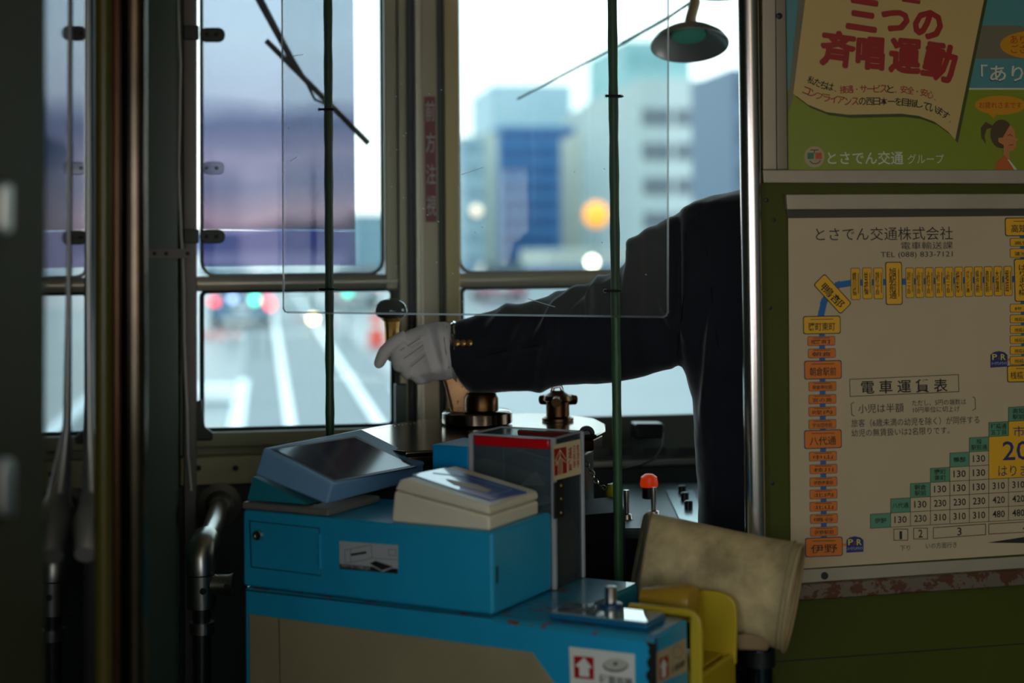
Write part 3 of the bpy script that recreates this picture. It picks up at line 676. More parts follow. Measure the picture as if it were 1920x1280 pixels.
Ac = ab(hit(1190, 1097, pz(z2)))[0]
def lshape(i_, z0, z1_): return MB().prism([FB(a, b, z0) for a, b in ((A_R + i_, i_), (A_L - i_, i_), (A_L - i_, Blow - i_), (Ac + i_, Blow - i_), (Ac + i_, B1 - i_), (A_R + i_, B1 - i_))], (0, 0, z1_ - z0))
fm = lshape(0, 0, z2).build('fare_machine', 'blue', bevel=.005)
tag(fm, 'large cyan blue metal fare machine cabinet with cream lower front panel', 'fare machine')
slab([(467, 1151), (997, 1223), (1046, 1292), (1100, 1400), (1100, 2300), (480, 2300)], FP, .003, 'front_panel', 'cream_panel', fm, off=.0025, bevel=.0008)
lines('housing_gap', [([(459, 1105.5), (924, 1158.5)], False)], 2.6, FP, mat('dark gap', (10, 30, 38), .7), fm, off=.001)
lines('panel_seam', [([(523, 1160), (527, 1400)], False)], 1.6, FP, mat('seam line', (60, 54, 40), .7), fm, off=.003)
lshape(.003, z2, z2 + .0012).build('worn_top', 'blue_rust', fm)
slab([(925, 1159), (1229, 1195), (1228, 1206), (925, 1166)], FP, .002, 'chipped_edge', 'blue_rust', fm, off=.0008)
random.seed(3)
jag = [(1230, 1196)]
for k in range(14): jag.append((1231, 1200 + k * 8))
for k in range(14, -1, -1): jag.append((1214 + random.uniform(-3, 5) - (3 if k < 2 else 0), 1198 + k * 8))
slab(jag, FP, .001, 'worn_corner', mat('bare black metal', (20, 18, 17), .5), fm, off=.0007)
slab([(1229, 1196), (1232, 1195), (1232, 1330), (1230, 1330)], SPl, .001, 'worn_corner', mat('bare black metal', (20, 18, 17)), fm, off=.0007)
slab([(455, 957), (925, 998), (924, 1158), (459, 1105)], FP, .0001, 'x', 'dark') if False else None
# coin stickers
def sticker_front(pl, quad, par, sx0, m_):
    s_ = slab(quad, pl, .0006, 'coin_sticker', m_, par, off=.0012); return s_
s1 = sticker_front(FP, [(1067, 1212), (1190, 1226), (1191, 1312), (1070, 1298)], fm, 0, 'white')
rd = mat('sticker red', (170, 16, 24), .4)
patch('red_square', [(1076, 1229), (1113, 1232), (1114, 1274), (1077, 1270)], FP, rd, s1, off=.0018)
patch('arrow', [(1095, 1232), (1111, 1252), (1104, 1252), (1105, 1269), (1086, 1267), (1086, 1250), (1078, 1248)], FP, 'white', s1, off=.0022)
patch('coin_print', ell(1154, 1247, 24, 13), FP, mat('coin outline', (90, 86, 80), .5), s1, off=.0016)
patch('coin_print', ell(1154, 1245, 22.5, 11), FP, mat('coin face', (186, 184, 172), .5), s1, off=.0020)
patch('coin_print', ell(1154, 1244, 4, 3), FP, 'ink', s1, off=.0024)
text('硬貨両替', 1155, 1276, 62, 17, FP, 'ink', s1, bold=.025, off=.0018)
s2 = sticker_front(SPl, [(1231, 1223), (1286, 1196), (1288, 1258), (1233, 1282)], fm, 0, 'paper')
patch('red_square', [(1236, 1235), (1253, 1227), (1254, 1268), (1237, 1276)], SPl, rd, s2, off=.0018)
patch('arrow', [(1244, 1234), (1252, 1246), (1249, 1248), (1249, 1267), (1241, 1271), (1241, 1251), (1237, 1253)], SPl, 'white', s2, off=.0022)
patch('coin_print', ell(1271, 1222, 10, 12), SPl, mat('coin outline', (90, 86, 80), .5), s2, off=.0016)
patch('coin_print', ell(1271, 1222, 9, 10.6), SPl, 'paper', s2, off=.0020)
text('硬貨両替', 1272, 1249, 24, 13, SPl, 'ink', s2, bold=.025, off=.0018, rightdir=bd)

# upper housing
uh = fbox(0.0, A_L + .004, 0.0, Bup, z2 + .002, z1).build('upper_housing', 'blue', bevel=.006)
tag(uh, 'cyan blue metal box with a locked flap, mounted on top of the fare machine', 'housing')
dr = slab([(469, 977), (597, 991), (599, 1077), (472, 1061)], FP, .002, 'flap', 'blue', uh, off=.0015, bevel=.0006)
lines('flap_gap', [([(468, 976), (598.5, 990), (600, 1078.5), (471, 1062.5)], True)], 1.6, FP, mat('dark gap', (10, 30, 38), .7), uh, off=.0004)
lk = MB().lathe(hit(485, 1003, shift(FP, .0015)), -bd, [(.0085, 0), (.0085, .002), (.007, .005), (.0045, .0055), (.004, .0035)], 20).build('lock', 'chrome', dr, smooth=True)
lines('keyhole', [([(485, 998), (485, 1008)], False)], 1.5, FP, 'dark', lk, off=.0075)
MB().tube([hit(599, 1000, shift(FP, .002)), hit(600, 1066, shift(FP, .002))], .0022, 8).build('hinge', 'blue', dr, smooth=True)
dst = slab([(636, 1014), (746, 1022), (746, 1075), (637, 1066)], FP, .0005, 'pictogram_sticker', mat('grey white vinyl', (176, 182, 184), .4), uh, off=.0012)
patch('sticker_band', [(637, 1057), (746, 1066), (746, 1075), (637, 1066)], FP, 'ink', dst, off=.0018)
lines('drawing', [([(646, 1031), (696, 1021), (698, 1046), (647, 1056)], True), ([(657, 1029), (658, 1054)], False), ([(698, 1046), (746, 1049)], False), ([(729, 1030), (742, 1030), (742, 1042), (729, 1041)], True)], .9, FP, mat('grey ink', (86, 90, 92), .5), dst, off=.0018)
patch('drawing', [(657, 1038), (686, 1033), (688, 1037), (659, 1042)], FP, 'ink', dst, off=.0022)
patch('drawing', [(690, 1057), (702, 1050), (742, 1062), (718, 1072)], FP, mat('grey white vinyl', (176, 182, 184)), dst, off=.0022)
patch('drawing', [(693, 1056), (704, 1051), (737, 1062), (716, 1069)], FP, 'ink', dst, off=.0026)
text('メモリーカードが使えます', 667, 1063, 54, 6, FP, 'white', dst, off=.0022)
for x, y in ((611, 1008), (611, 1056), (491, 1078), (583, 1088), (686, 1103), (871, 1126)):
    MB().lathe(hit(x, y, FP), -bd, [(.0026, -.0005), (.002, .0008), (.0008, .0012)], 8).build('rivet', 'blue', uh, smooth=True)
slab([(931, 1062), (934, 1060), (934, 1092), (931, 1094)], plane(FB(0, 0, 0), -ad), .001, 'rust_streak', mat('bare black metal', (20, 18, 17)), uh, off=.0008)

# customer display on its wedge stand
zb = z1
BM = .012; MP = plane(FB(0, BM, 0), -bd)
def ext(profile, pl, dist, name, m_, parent=None, bevel=.003, seg=3, **k):
    return MB().prism([hit(x, y, pl) for x, y in profile], bd * dist).build(name, m_, parent, bevel=bevel, seg=seg, **k)
mo = empty('fare_display', FB(ab(hit(540, 950, FP))[0], BM, z1), 'blue wedge shaped display with sloping dark screen on a grey base plate', 'display')
L_m = along(hit(624, 908, MP), bd, 800)
L_b = along(hit(615, 956, MP), bd, 713)
qa = hit(454, 950, FP); 
a0 = ab(hit(615, 964, plane(FB(0, .004, 0), -bd)))[0]; a1 = ab(hit(453, 950, plane(FB(0, .004, 0), -bd)))[0]
fbox(a0, a1, .004, .004 + L_b, z1 + .0003, z1 + .011).build('base_plate', mat('grey plastic', (112, 112, 104), .5, var=.1), mo, bevel=.003)
ext([(474, 893), (578, 946), (463, 937)], shift(MP, -.006), L_b - .03, 'stand', mat('teal plastic', (28, 128, 144), .45), mo, bevel=.001)
dpl = mat('steel blue plastic', (124, 172, 214), .38, var=.08, vscale=30, bump=.05, bscale=500)
body_ = ext([(493, 839), (624, 908), (612, 946), (477, 890)], MP, L_m, 'display_case', dpl, mo, bevel=.004)
# screen on the sloping face
pA, pB_ = hit(493, 839, MP), hit(624, 908, MP); nS = (pB_ - pA).cross(bd).normalized()
if nS.z < 0: nS = -nS
SPn = plane(pA, nS)
slab([(508, 841), (668, 817), (782, 874), (628, 903)], SPn, .002, 'screen_bezel', mat('dark blue bezel', (20, 34, 54), .35), body_, off=.0006)
slab([(516, 842), (665, 820), (774, 872), (628, 899)], SPn, .001, 'screen', mat('dark display glass', (62, 70, 96), .1, var=.3, vscale=5), body_, off=.0012)  # colour lifted in place of a brighter reflection on the screen
MEp = plane(hit(612, 946, MP), -ad)
vh = MB()
for r_ in range(2):
    for k in range(14):
        x = 647 + k * 4.1; y = 926 - k * .95 + r_ * 7 + 1
        q = hit(x, y, MEp); vh.prism([q + bd * (.0013 * math.cos(t)) + UP * (.0013 * math.sin(t)) - ad * .0006 for t in [math.pi * j / 3 for j in range(6)]], ad * .0015)
tag(vh.build('speaker_holes', 'dark', body_), kind='stuff')

# card reader
cr = empty('card_reader', FB(ab(hit(830, 985, FP))[0], .01, z1), 'cream plastic card reader with blue printed top on the blue housing', 'card reader')
CP = plane(FB(0, .008, 0), -bd)
yb0 = proj(FB(ab(hit(733, 980, CP))[0], .008, z1))[1]; yb1 = proj(FB(ab(hit(918, 990, CP))[0], .008, z1))[1]
L_c = along(hit(918, 990, CP), bd, 1010)
crm = mat('cream plastic', (232, 224, 198), .42, var=.06, vscale=12); crm2 = mat('cream plastic', (206, 198, 166))
ext([(733, yb0), (918, yb1), (918, 968), (739, 920)], CP, L_c, 'reader_base', crm, cr, bevel=.004)
top_ = ext([(739, 918.5), (918, 966.5), (918, 951), (910, 946), (756, 897), (748, 901)], CP, L_c, 'reader_cover', crm, cr, bevel=.004)
pA, pB_ = hit(756, 897, CP), hit(910, 946, CP); nC = (pB_ - pA).cross(bd).normalized()
if nC.z < 0: nC = -nC
CT = plane(pA, nC)
pt = slab([(772, 889), (836, 876), (988, 922), (920, 937)], CT, .002, 'print_plate', mat('blue glossy print', (26, 74, 178), .3, coat=1.0), top_, off=.0015)
patch('card_drawing', [(835, 897), (895, 908), (922, 919), (912, 923), (852, 908)], CT, 'paper', pt, off=.0021)
text('ICカード', 884, 912, 44, 7, CT, 'ink', pt, ang=12, off=.0025, rightdir=-ad) if False else None
lines('drawing', [([(812, 886), (870, 892), (960, 918), (915, 930)], False), ([(800, 900), (900, 930)], False), ([(925, 925), (935, 930)], False)], 1.2, CT, mat('pale blue ink', (130, 160, 214), .4), pt, off=.0021)

# clear fare hopper
AH_r = ab(hit(1028, 1113, pz(z2)))
Ah0, Bh0 = AH_r[0], max(AH_r[1], Bup + .004)
HPp = plane(FB(0, Bh0, 0), -bd)
Ah1 = ab(hit(884, 830, HPp))[0]; zh = hit(1026, 822, HPp).z
Bh1 = Bh0 + along(FB(Ah0, Bh0, zh), bd, 1090)
hp = empty('fare_hopper', FB(Ah0, Bh0, z2), 'tall clear acrylic fare hopper with red rims and arrow sticker', 'fare hopper')
zl = z2 + .002
def hplate(a0, a1, b0, b1, za, zb_, nm='acrylic_wall', m_='acrylic'): return fbox(a0, a1, b0, b1, za, zb_).build(nm, m_, hp, bevel=0)
t = .004
hacr = clear('hopper acrylic', (228, 236, 238), 1.45, haze=.36, hazecol=(132, 146, 152))
hplate(Ah0, Ah1, Bh0, Bh0 + t, zl, zh, m_=hacr); hplate(Ah0, Ah1, Bh1 - t, Bh1, zl, zh, m_=hacr)
hplate(Ah0, Ah0 + t, Bh0 + t, Bh1 - t, zl, zh, m_=hacr); hplate(Ah1 - t, Ah1, Bh0 + t, Bh1 - t, zl, zh, m_=hacr)
am = (Ah0 + Ah1) / 2; Aq = ab(hit(950, 900, HPp))[0]
hplate(Aq, Aq + .003, Bh0 + t, Bh1 - t, zl, zh - .03, 'partition', hacr)
for a, b in ((Ah0, Bh0), (Ah1, Bh0), (Ah0, Bh1), (Ah1, Bh1)):
    fbox(a - .0035, a + .0035, b - .0035, b + .0035, zl, zh + .0005).build('edge_strip', 'acr_edge', hp, bevel=.001)
for b in (Bh0, Bh1): fbox(Ah0, Ah1, b - .002, b + .002, zh - .0005, zh + .002).build('top_edge', 'acr_edge', hp)
for a in (Ah0, Ah1): fbox(a - .002, a + .002, Bh0, Bh1, zh - .0005, zh + .002).build('top_edge', 'acr_edge', hp)
hz = (proj(FB(Ah0, Bh0, zh))[1]); zr = hit(1024, 842, HPp).z
fbox(Ah0 + .006, Ah1 - .006, Bh0 - .004, Bh0 + .003, zr, zh - .0015).build('red_rim', 'redp', hp, bevel=.003)
fbox(Ah0 + .006, Ah1 - .03, Bh1 - .004, Bh1 + .003, zr + .005, zh - .0015).build('red_rim', 'redp', hp, bevel=.003)
HS = plane(FB(Ah0, 0, 0), -ad)
zrs = [(1037, 834), (1088, 823), (1090, 888), (1038, 901)]
hst = slab(zrs, HS, .0005, 'arrow_sticker', mat('cream sticker', (226, 208, 160), .4), hp, off=.0048)
patch('red_block', [(1039, 842), (1062, 837), (1063, 886), (1040, 892)], HS, rd, hst, off=.0054)
lines('arrow_lines', [([(1051, 891), (1050, 843), (1041, 864)], False), ([(1050, 843), (1061, 860)], False), ([(1043, 862), (1043, 872), (1050, 856), (1060, 866)], False), ([(1047, 890), (1047, 864)], False), ([(1054, 888), (1054, 862)], False)], 1.5, HS, mat('cream sticker', (226, 208, 160)), hst, off=.0058)
text('運\n賃', 1069, 861, 7, 44, HS, rd, hst, off=.0054, bold=.03, rightdir=bd)
text('日\n祝\n券', 1077, 856, 5, 42, HS, rd, hst, off=.0054, bold=.03, rightdir=bd)
text('整\n理\n券', 1084, 854, 5, 42, HS, rd, hst, off=.0054, bold=.03, rightdir=bd)
hgp = slab([(1041, 905), (1058, 900), (1058, 967), (1041, 973)], HS, .003, 'hinge_plate', 'dark', hp, off=.0065, bevel=.0006)
for y in (910, 935, 961): MB().lathe(hit(1052, y, shift(HS, .0065)), -ad, [(.002, 0), (.0015, .001), (.0005, .0014)], 10).build('screw', 'brass', hgp, smooth=True)
tk = MB().prism([FB(Aq - .01, Bh0 + .02, hit(960, 915, HPp).z), FB(Aq - .05, Bh0 + .03, hit(985, 913, HPp).z), FB(Aq - .02, Bh0 + .06, hit(960, 905, HPp).z + .01)], (0, 0, .0006)).build('paper_ticket', 'white')
tag(tk, 'small white paper ticket lying inside the clear fare hopper', 'ticket')
fbox(Aq - .055, Aq + .002, Bh0 + .006, Bh1 - .006, tk.location.z - .03, tk.location.z - .024).build('inner_ramp', mat('grey inner ramp', (60, 66, 70), .3), hp)

# small blue box left of the hopper
a0 = ab(hit(878, 850, HPp))[0]; a1 = ab(hit(810, 850, HPp))[0]; zq = hit(812, 833, HPp).z
bb = fbox(max(a0, Ah1 + .004), a1, Bh0, Bh1, z2 + .002, zq).build('ticket_issuer', mat('bright cyan paint', (0, 146, 206), .35), bevel=.003)
tag(bb, 'small bright blue box standing left of the clear fare hopper', 'box')

# coin plate on the cabinet top
zp = z2 + .0014
c_ = [hit(1028, 1148, pz(zp + .009)), hit(1213, 1170, pz(zp + .009))]
a_l, b_0 = ab(c_[0]); a_r, b_1 = ab(c_[1]); b_0 = max(.012, (b_0 + b_1) / 2)
b_e = b_0 + along(FB(a_r, b_0, zp), bd, 1250)
cpz = fbox(a_r, a_l, b_0, b_e, zp, zp + .008).build('coin_plate', mat('blue plate enamel', (22, 104, 150), .3), bevel=.004)
tag(cpz, 'raised blue coin plate with clear glossy cover and coin slot on the cabinet top', 'coin plate')
fbox(a_r + .003, a_l - .001, b_0 + .003, b_e - .002, zp + .008, zp + .0105).build('clear_cover', mat('glossy grey cover', (120, 150, 160), .06, coat=1), cpz, bevel=.001)
TP = pz(zp + .0106)
slab(ell(1075, 1142, 26, 3.6), TP, .0008, 'coin_slot', 'dark', cpz, off=.0006)
kq = hit(1145, 1136, TP)
MB().lathe(kq, UP, [(.017, 0), (.017, .004), (.010, .006)], 20).build('knob_base', mat('dark blue enamel', (10, 60, 92), .3), cpz, smooth=True)
MB().lathe(kq + UP * .005, UP, [(.0085, 0), (.0085, .022), (.006, .023)], 20).build('knob', 'steel', cpz, smooth=True)

# yellow coin change unit on the right end
yel = mat('ochre yellow plastic', (186, 160, 30), .4, var=.12, vscale=8)
zy = z2 + .012
YP1, YP2 = plane(FB(0, B1, 0), -bd), plane(FB(0, B2, 0), -bd)
yu = empty('coin_changer', FB(A_R - .02, B1, z2), 'yellow plastic coin changer tray with rounded side cheeks on the cabinet end', 'coin changer')
off_a = A_R - .001
def yplate(px, pl, th_, nm): return MB().prism([hit(x, y, pl) for x, y in px], bd * th_).build(nm, yel, yu, bevel=.003, seg=3)
xE, yB1 = proj(FB(A_R - .0015, B1, z2 + .002)); yB0 = proj(FB(ab(hit(1176, 1131, YP1))[0], B1, z2 + .002))[1]
yplate([(1176, 1131), (1283, 1141), (1300, 1146), (1312, 1160), (1316, 1182), (1317, 1330), (xE + 1, 1330), (xE + 1, yB1), (1176, yB0)], YP1, .009, 'side_cheek')
fbox(A_R - .003, Ac - .002, B1 + .0095, B2 - .001, z2 - .30, z2 - .075).build('tray_body', yel, yu, bevel=.002)
yplate([(1225, 1098), (1346, 1109), (1366, 1117), (1378, 1130), (1381, 1152), (1379, 1246), (1316, 1262), (1316, 1170), (1225, 1160)], YP2, .009, 'side_cheek')
s0 = [hit(1297, 1268, YP1), hit(1317, 1262, YP1)]
qf = hit(1317, 1272, YP1); aF = ab(qf)[0]
fbox(aF, aF + .012, B1, B2 + .009, qf.z - .05, qf.z + .004).build('front_lip', yel, yu, bevel=.004)
fbox(aF + .012, A_R - .002, B1 + .01, B2, qf.z - .06, qf.z - .03).build('coin_tray', mat('dark coin tray', (48, 46, 38), .3, .5), yu, bevel=.001)
dr0 = FB(A_R + .055, (B1 + B2) / 2 + .012, z2 + .004); 
MB().lathe(dr0, -ad, [(.004, -.05), (.014, -.045), (.024, 0), (.026, .025), (.024, .034), (.016, .036)], 28).build('coin_drum', mat('brown yellow plastic', (176, 136, 34), .35, var=.2), yu, smooth=True)

# ================================================================ LEATHER SLEEVE AND ITS POST
D0 = 2.36
lth = mat('aged tan canvas leather', (222, 200, 148), .55, var=.0, vscale=11, col2=(150, 130, 90), bump=.25, bscale=60)
rings = []; inner = []
stn = [((1213, 960), (1184, 1108)), ((1222, 961), (1196, 1122)), ((1270, 971), (1244, 1138)), ((1330, 984), (1305, 1160)), ((1390, 997), (1362, 1182)), ((1450, 1009), (1420, 1202)), ((1490, 1017), (1457, 1214)), ((1503, 1022), (1469, 1220))]
for i, (t_, b_2) in enumerate(stn):
    dd = 2.47 - .17 * i / 7; pt_, pb_ = P(*t_, dd), P(*b_2, dd); c = (pt_ + pb_) / 2; v_ = (pt_ - pb_) / 2
    axis = (P(*stn[-1][0], dd) - P(*stn[0][0], dd)).normalized(); n_ = FH + axis * (.10 + .035 * i); n_.normalize()
    rr_ = v_.length * .68
    rings.append([c + v_ * math.cos(a) * (1 if i != 6 else 1.02) + n_ * rr_ * math.sin(a) for a in [2 * math.pi * k / 40 for k in range(40)]])
mb = MB(); mb.rings(rings, False, False)
for_in = [[c2 * .965 + sum(r, V()) / len(r) * .035 for c2 in r] for r in rings]
lsv = mb.build('leather_sleeve', lth, smooth=True)
tag(lsv, 'worn tan leather sleeve, a large open tube lying tilted behind the coin changer', 'leather sleeve')
sol = lsv.modifiers.new('thick', 'SOLIDIFY'); sol.thickness = .005; sol.offset = -1
for k_, idx in ((0, 1), (1, 6)):
    r = rings[idx]; c = sum(r, V()) / len(r)
    MB().tube([c + (p - c) * 1.008 for p in r] + [c + (r[0] - c) * 1.008], .0012, 6, cap=False).build('stitched_seam', mat('seam thread', (150, 130, 92), .7), lsv, smooth=True)
r = rings[-1]; MB().tube(list(r) + [r[0]], .0032, 8, cap=False).build('rolled_rim', mat('rim tan', (168, 146, 104), .6, var=.2), lsv, smooth=True)
flp = MB().hexa([P(1380, 1190, 2.31), P(1400, 1187, 2.31), P(1452, 1197, 2.31), P(1438, 1219, 2.31), P(1384, 1217, 2.31)], [P(1380, 1190, 2.36), P(1400, 1187, 2.36), P(1452, 1197, 2.36), P(1438, 1222, 2.36), P(1384, 1220, 2.36)]).build('lower_flap', mat('flap brown', (134, 108, 72), .7, var=.25), lsv, bevel=.002)
q = P(1424, 1215, 2.35); q2 = V((q.x, q.y, 0))
mp = MB().tube([q2, V((q.x, q.y, q.z + .05))], .0195, 24).build('stanchion', mat('dark blue chrome', (70, 84, 96), .15, 1.0), smooth=True)
tag(mp, 'short dark chrome stanchion carrying the tan leather sleeve', 'stanchion')
MB().tube([P(1424, 1216, 2.35), P(1424, 1246, 2.35)], .0235, 24).build('collar', 'black_metal', mp, smooth=True)
sup = MB().tube([V((q.x, q.y, q.z + .02)), sum(rings[4], V()) / 40 - UP * .06], .012, 12).build('support_arm', 'black_metal', mp, smooth=True)

# ================================================================ ACRYLIC GUARD ON TWO GREEN POLES
GP = plane(P(1251, 594, 2.55), -bd)
ga = [(528, -70), (1253, -70), (1252, 585), (1249, 591), (1243, 594), (540, 585.5), (534, 584), (531, 578)]
gd = slab(ga, GP, .003, 'acrylic_guard', 'acrylic')
tag(gd, 'large clear acrylic droplet guard hanging from two green poles', 'guard')
gpts = [hit(x, y, GP) for x, y in ga]
lines('bright_edge', [([(1253, -70), (1252, 585), (1249, 591), (1243, 594), (540, 585.5)], False)], 4.0, GP, edgem(), gd, off=.0008)  # white strip on the face stands in for light piped to the edge
lines('bright_edge', [([(528, -70), (531, 578), (534, 584), (540, 585.5)], False)], 2.8, GP, edgem(), gd, off=.0008)
for sc_ in ([(866, 327), (906, 314)], [(545, 302), (556, 294)], [(550, 105), (568, 102)], [(990, 560), (1040, 575)]):
    lines('scratch', [(sc_, False)], 1.6, GP, edgem(), gd, off=.0004)
dm = []
random.seed(11)
for k in range(26):
    x = random.uniform(730, 870) if k < 14 else random.uniform(540, 1240); y = random.uniform(150, 580); dm.append(([(x, y), (x + 1.2, y + .8)], False))
tag(lines('dust_specks', dm, 1.8, GP, edgem(), gd, off=.0004), kind='stuff')
for k_, (px_, ties) in enumerate(((617, ((205, 613), (542, 613))), (1153, ((180, 1151), (545, 1149))))):
    base = hit(px_, 455, shift(GP, -.016)); wig = []
    n = 70
    for i in range(n + 1):
        z = ZC * i / n; wig.append(V((base.x, base.y, z)))
    rad = [(.0078 + .0005 * math.sin(i * 1.9) + .0004 * random.random()) for i in range(n + 1)]
    gpole = MB().tube(wig, rad, 16).build('guard_pole', 'green_pole', smooth=True)
    tag(gpole, ('dark green wrapped pole behind the left half of the acrylic guard' if k_ == 0 else 'dark green wrapped pole in front of the driver, right side of the acrylic guard'), 'pole')
    for (y, x) in ties:
        c = hit(x, y, GP); l_ = hit(x - 14, y, GP); r_ = hit(x + 14, y, GP)
        tie = MB().prism([l_ - bd * .002 + UP * .002, r_ - bd * .002 + UP * .002, r_ - bd * .002 - UP * .002, l_ - bd * .002 - UP * .002], -bd * .0012)
        tie.tube([l_ - bd * .002, l_ + bd * .006, base + V((0, 0, c.z)) - V((0, 0, base.z)) + bd * .0105, r_ + bd * .006, r_ - bd * .002], .0016, 6)
        o_ = tie.build('cable_tie', 'dark')
        side = 'left' if k_ == 0 else 'right'; lvl = 'upper' if y < 300 else 'lower'
        tag(o_, 'black cable tie holding the acrylic guard to the %s green pole, %s one' % (side, lvl), 'cable tie')
        for q_ in (l_, r_):
            MB().lathe(q_ - bd * .0008, -bd, [(.0028, 0), (.0034, .0005), (.0028, .001)], 14, cap=False).build('hole_rim', edgem(), gd)

# ================================================================ DRIVER'S CONTROLLER
PZc = P(885, 805, 2.85).z; CZ = pz(PZc)
ct = empty('master_controller', V((*hit(880, 805, CZ).xy, 0)), 'old brass and green drum controller with engraved top plate and crank handle', 'controller')
out = [(622, 822), (640, 812), (700, 800), (770, 789), (840, 780), (900, 777), (1000, 774), (1070, 778), (1115, 784), (1135, 794), (1135, 806), (1118, 814), (1060, 818), (1000, 824), (930, 834), (850, 842), (760, 846), (690, 838), (640, 830)]
poly = [hit(x, y, CZ) for x, y in out]
MB().prism(poly, (0, 0, -.008)).build('top_plate', 'plate', ct, bevel=.003)
cen = sum(poly, V()) / len(poly)
rim = [cen + (p - cen) * .975 - UP * .008 for p in poly]
MB().prism(rim, (0, 0, -.022)).build('brass_rim', 'darkbrass', ct, bevel=.004)
rim2 = [cen + (p - cen) * .90 - UP * .03 for p in poly]
MB().prism(rim2, (0, 0, -(rim2[0].z - .35))).build('drum_case', mat('dark green case', (46, 66, 50), .35, var=.2), ct, bevel=.01)
# engraved dots around the hub
vs, fs = [], []
for k in range(24):
    x = 690 + k * 7.2; y = 803 - k * .9 + (k % 2) * 1.2
    q_ = hit(x, y, pz(PZc + .0006)); s_ = .002
    b0 = len(vs); vs += [q_ + V((s_, 0, 0)), q_ + V((0, s_ * 1.8, 0)), q_ + V((-s_, 0, 0)), q_ + V((0, -s_ * 1.8, 0))]; fs.append((b0, b0 + 1, b0 + 2, b0 + 3))
tag(mesh_obj('notch_marks', vs, fs, mat('bright notch marks', (225, 225, 220), .3, .6), ct), kind='stuff')
hq = hit(895, 795, CZ)
crank = MB().lathe(hq, UP, [(.060, .001), (.066, .004), (.066, .022), (.062, .026), (.045, .028)], 40).build('crank_hub', 'plate', ct, smooth=True)
MB().lathe(hq + UP * .027 + RH * .008, UP, [(.032, 0), (.032, .022), (.028, .03), (.02, .032)], 28).build('hub_boss', 'darkbrass', crank, smooth=True)
# curved crank arm rising to the knob
web = [P(*p, 2.965) for p in ((822, 696), (848, 694), (872, 712), (892, 738), (900, 774), (846, 774), (840, 748), (832, 718))]
MB().prism(web, FH * .034).build('crank_arm', 'bronze', crank, bevel=.007)
MB().tube([P(842, 708, 2.985), P(800, 684, 2.985), P(750, 668, 2.985), P(737, 662, 2.985)], [.016, .013, .011, .011], 18).build('crank_lever', 'bronze', crank, smooth=True)
kx = P(735, 660, 2.985)
grip = MB().lathe(kx, UP, [(.010, -.008), (.013, .02), (.0135, .045), (.015, .058), (.021, .064), (.024, .068)], 12).build('crank_grip', 'brass', crank)
kb_ = P(733, 579, 2.985)
MB().lathe(kb_, UP, [(.002, -.018), (.020, -.018), (.028, -.013), (.0315, -.006), (.031, .001), (.0275, .009), (.021, .0155), (.012, .0195), (.002, .0208)], 32).build('knob', mat('black bakelite', (52, 50, 54), .16, coat=.6), crank, smooth=True)
# reversing key boss
vq = hit(1046, 789, CZ)
rv = MB().lathe(vq, UP, [(.030, .001), (.030, .006), (.022, .01), (.022, .036), (.028, .04), (.026, .048), (.012, .056), (.010, .058)], 28).build('reverser_boss', 'darkbrass', ct, smooth=True)
for a in (0, 120, 240):
    d_ = V((math.cos(math.radians(a + 15)), math.sin(math.radians(a + 15)), 0)); MB().tube([vq + UP * .04 + d_ * .018, vq + UP * .038 + d_ * .038], [.011, .009], 14).build('lug', 'darkbrass', rv, smooth=True)
MB().tube([vq + UP * .05 - RH * .012, vq + UP * .064 - RH * .008, vq + UP * .066 + RH * .006, vq + UP * .05 + RH * .012], .004, 10).build('handle_loop', 'chrome', rv, smooth=True)
MB().lathe(P(1100, 812, 2.78), -FH, [(.014, 0), (.014, .01), (.008, .012), (.006, .008)], 20).build('side_eyelet', 'black_metal', ct, smooth=True)
# chain
ch = empty('key_chain', P(1112, 890, 2.72), 'short steel chain hanging at the side of the green controller case', 'chain')
cpx = [(1096, 866), (1103, 873), (1107, 882), (1113, 889), (1115, 898), (1120, 906), (1128, 913), (1136, 914)]
for i in range(len(cpx) - 1):
    a = P(*cpx[i], 2.70); b = P(*cpx[i + 1], 2.70); c = (a + b) / 2; dv = (b - a); x_ = dv.normalized() * dv.length * .72; y_ = (FH if i % 2 else (FH * .35 + dv.cross(FH).normalized())).normalized() * .0038
    pts = [c + x_ * math.cos(t_) + y_ * math.sin(t_) for t_ in [2 * math.pi * k / 10 for k in range(11)]]
    MB().tube(pts, .0011, 6, cap=False).build('link', 'chrome', ch, smooth=True)

# ================================================================ RIGHT HAND CONSOLE
con = empty('driver_console', V((*P(1240, 900, 3.1).xy, 0)), 'dark console below the right windscreen with gauges, lamp and switch panel', 'console')
def hz_(px, py, y): return hit(px, py, plane((0, y, 0), (0, -1, 0)))
xa, xb = wpt(900, 800), XR - .05
zA = hit(1200, 766, W).z
MB().prism([(xa, YW - .002, zA - .045), (xa, YW - .002, zA - .012), (xa, YW - .03, zA - .012), (xa, YW - .085, zA - .075), (xa, YW - .085, zA - .10)], (xb - xa, 0, 0)).build('sloping_top', mat('grey console paint', (62, 70, 64), .4, var=.15), con, bevel=.003)
MB().box(xa, xb, YW - .105, YW - .002, zA - .112, zA - .098).build('chrome_strip', 'steel', con, bevel=.002)
MB().box(xa, xb, YW - .095, YW - .002, zA - .185, zA - .113).build('label_panel', mat('dark grey green panel', (28, 38, 34), .45), con, bevel=.002)
LP = plane((0, YW - .096, 0), (0, -1, 0))
for px_ in (1165, 1228, 1295): slab(rr(px_, 846, 44, 14, 3), LP, .001, 'name_label', mat('label dark', (22, 24, 24), .5), con, off=.001)
MB().box(xa, xb, YW - .09, YW - .002, 0, zA - .186).build('console_body', 'black_metal', con)
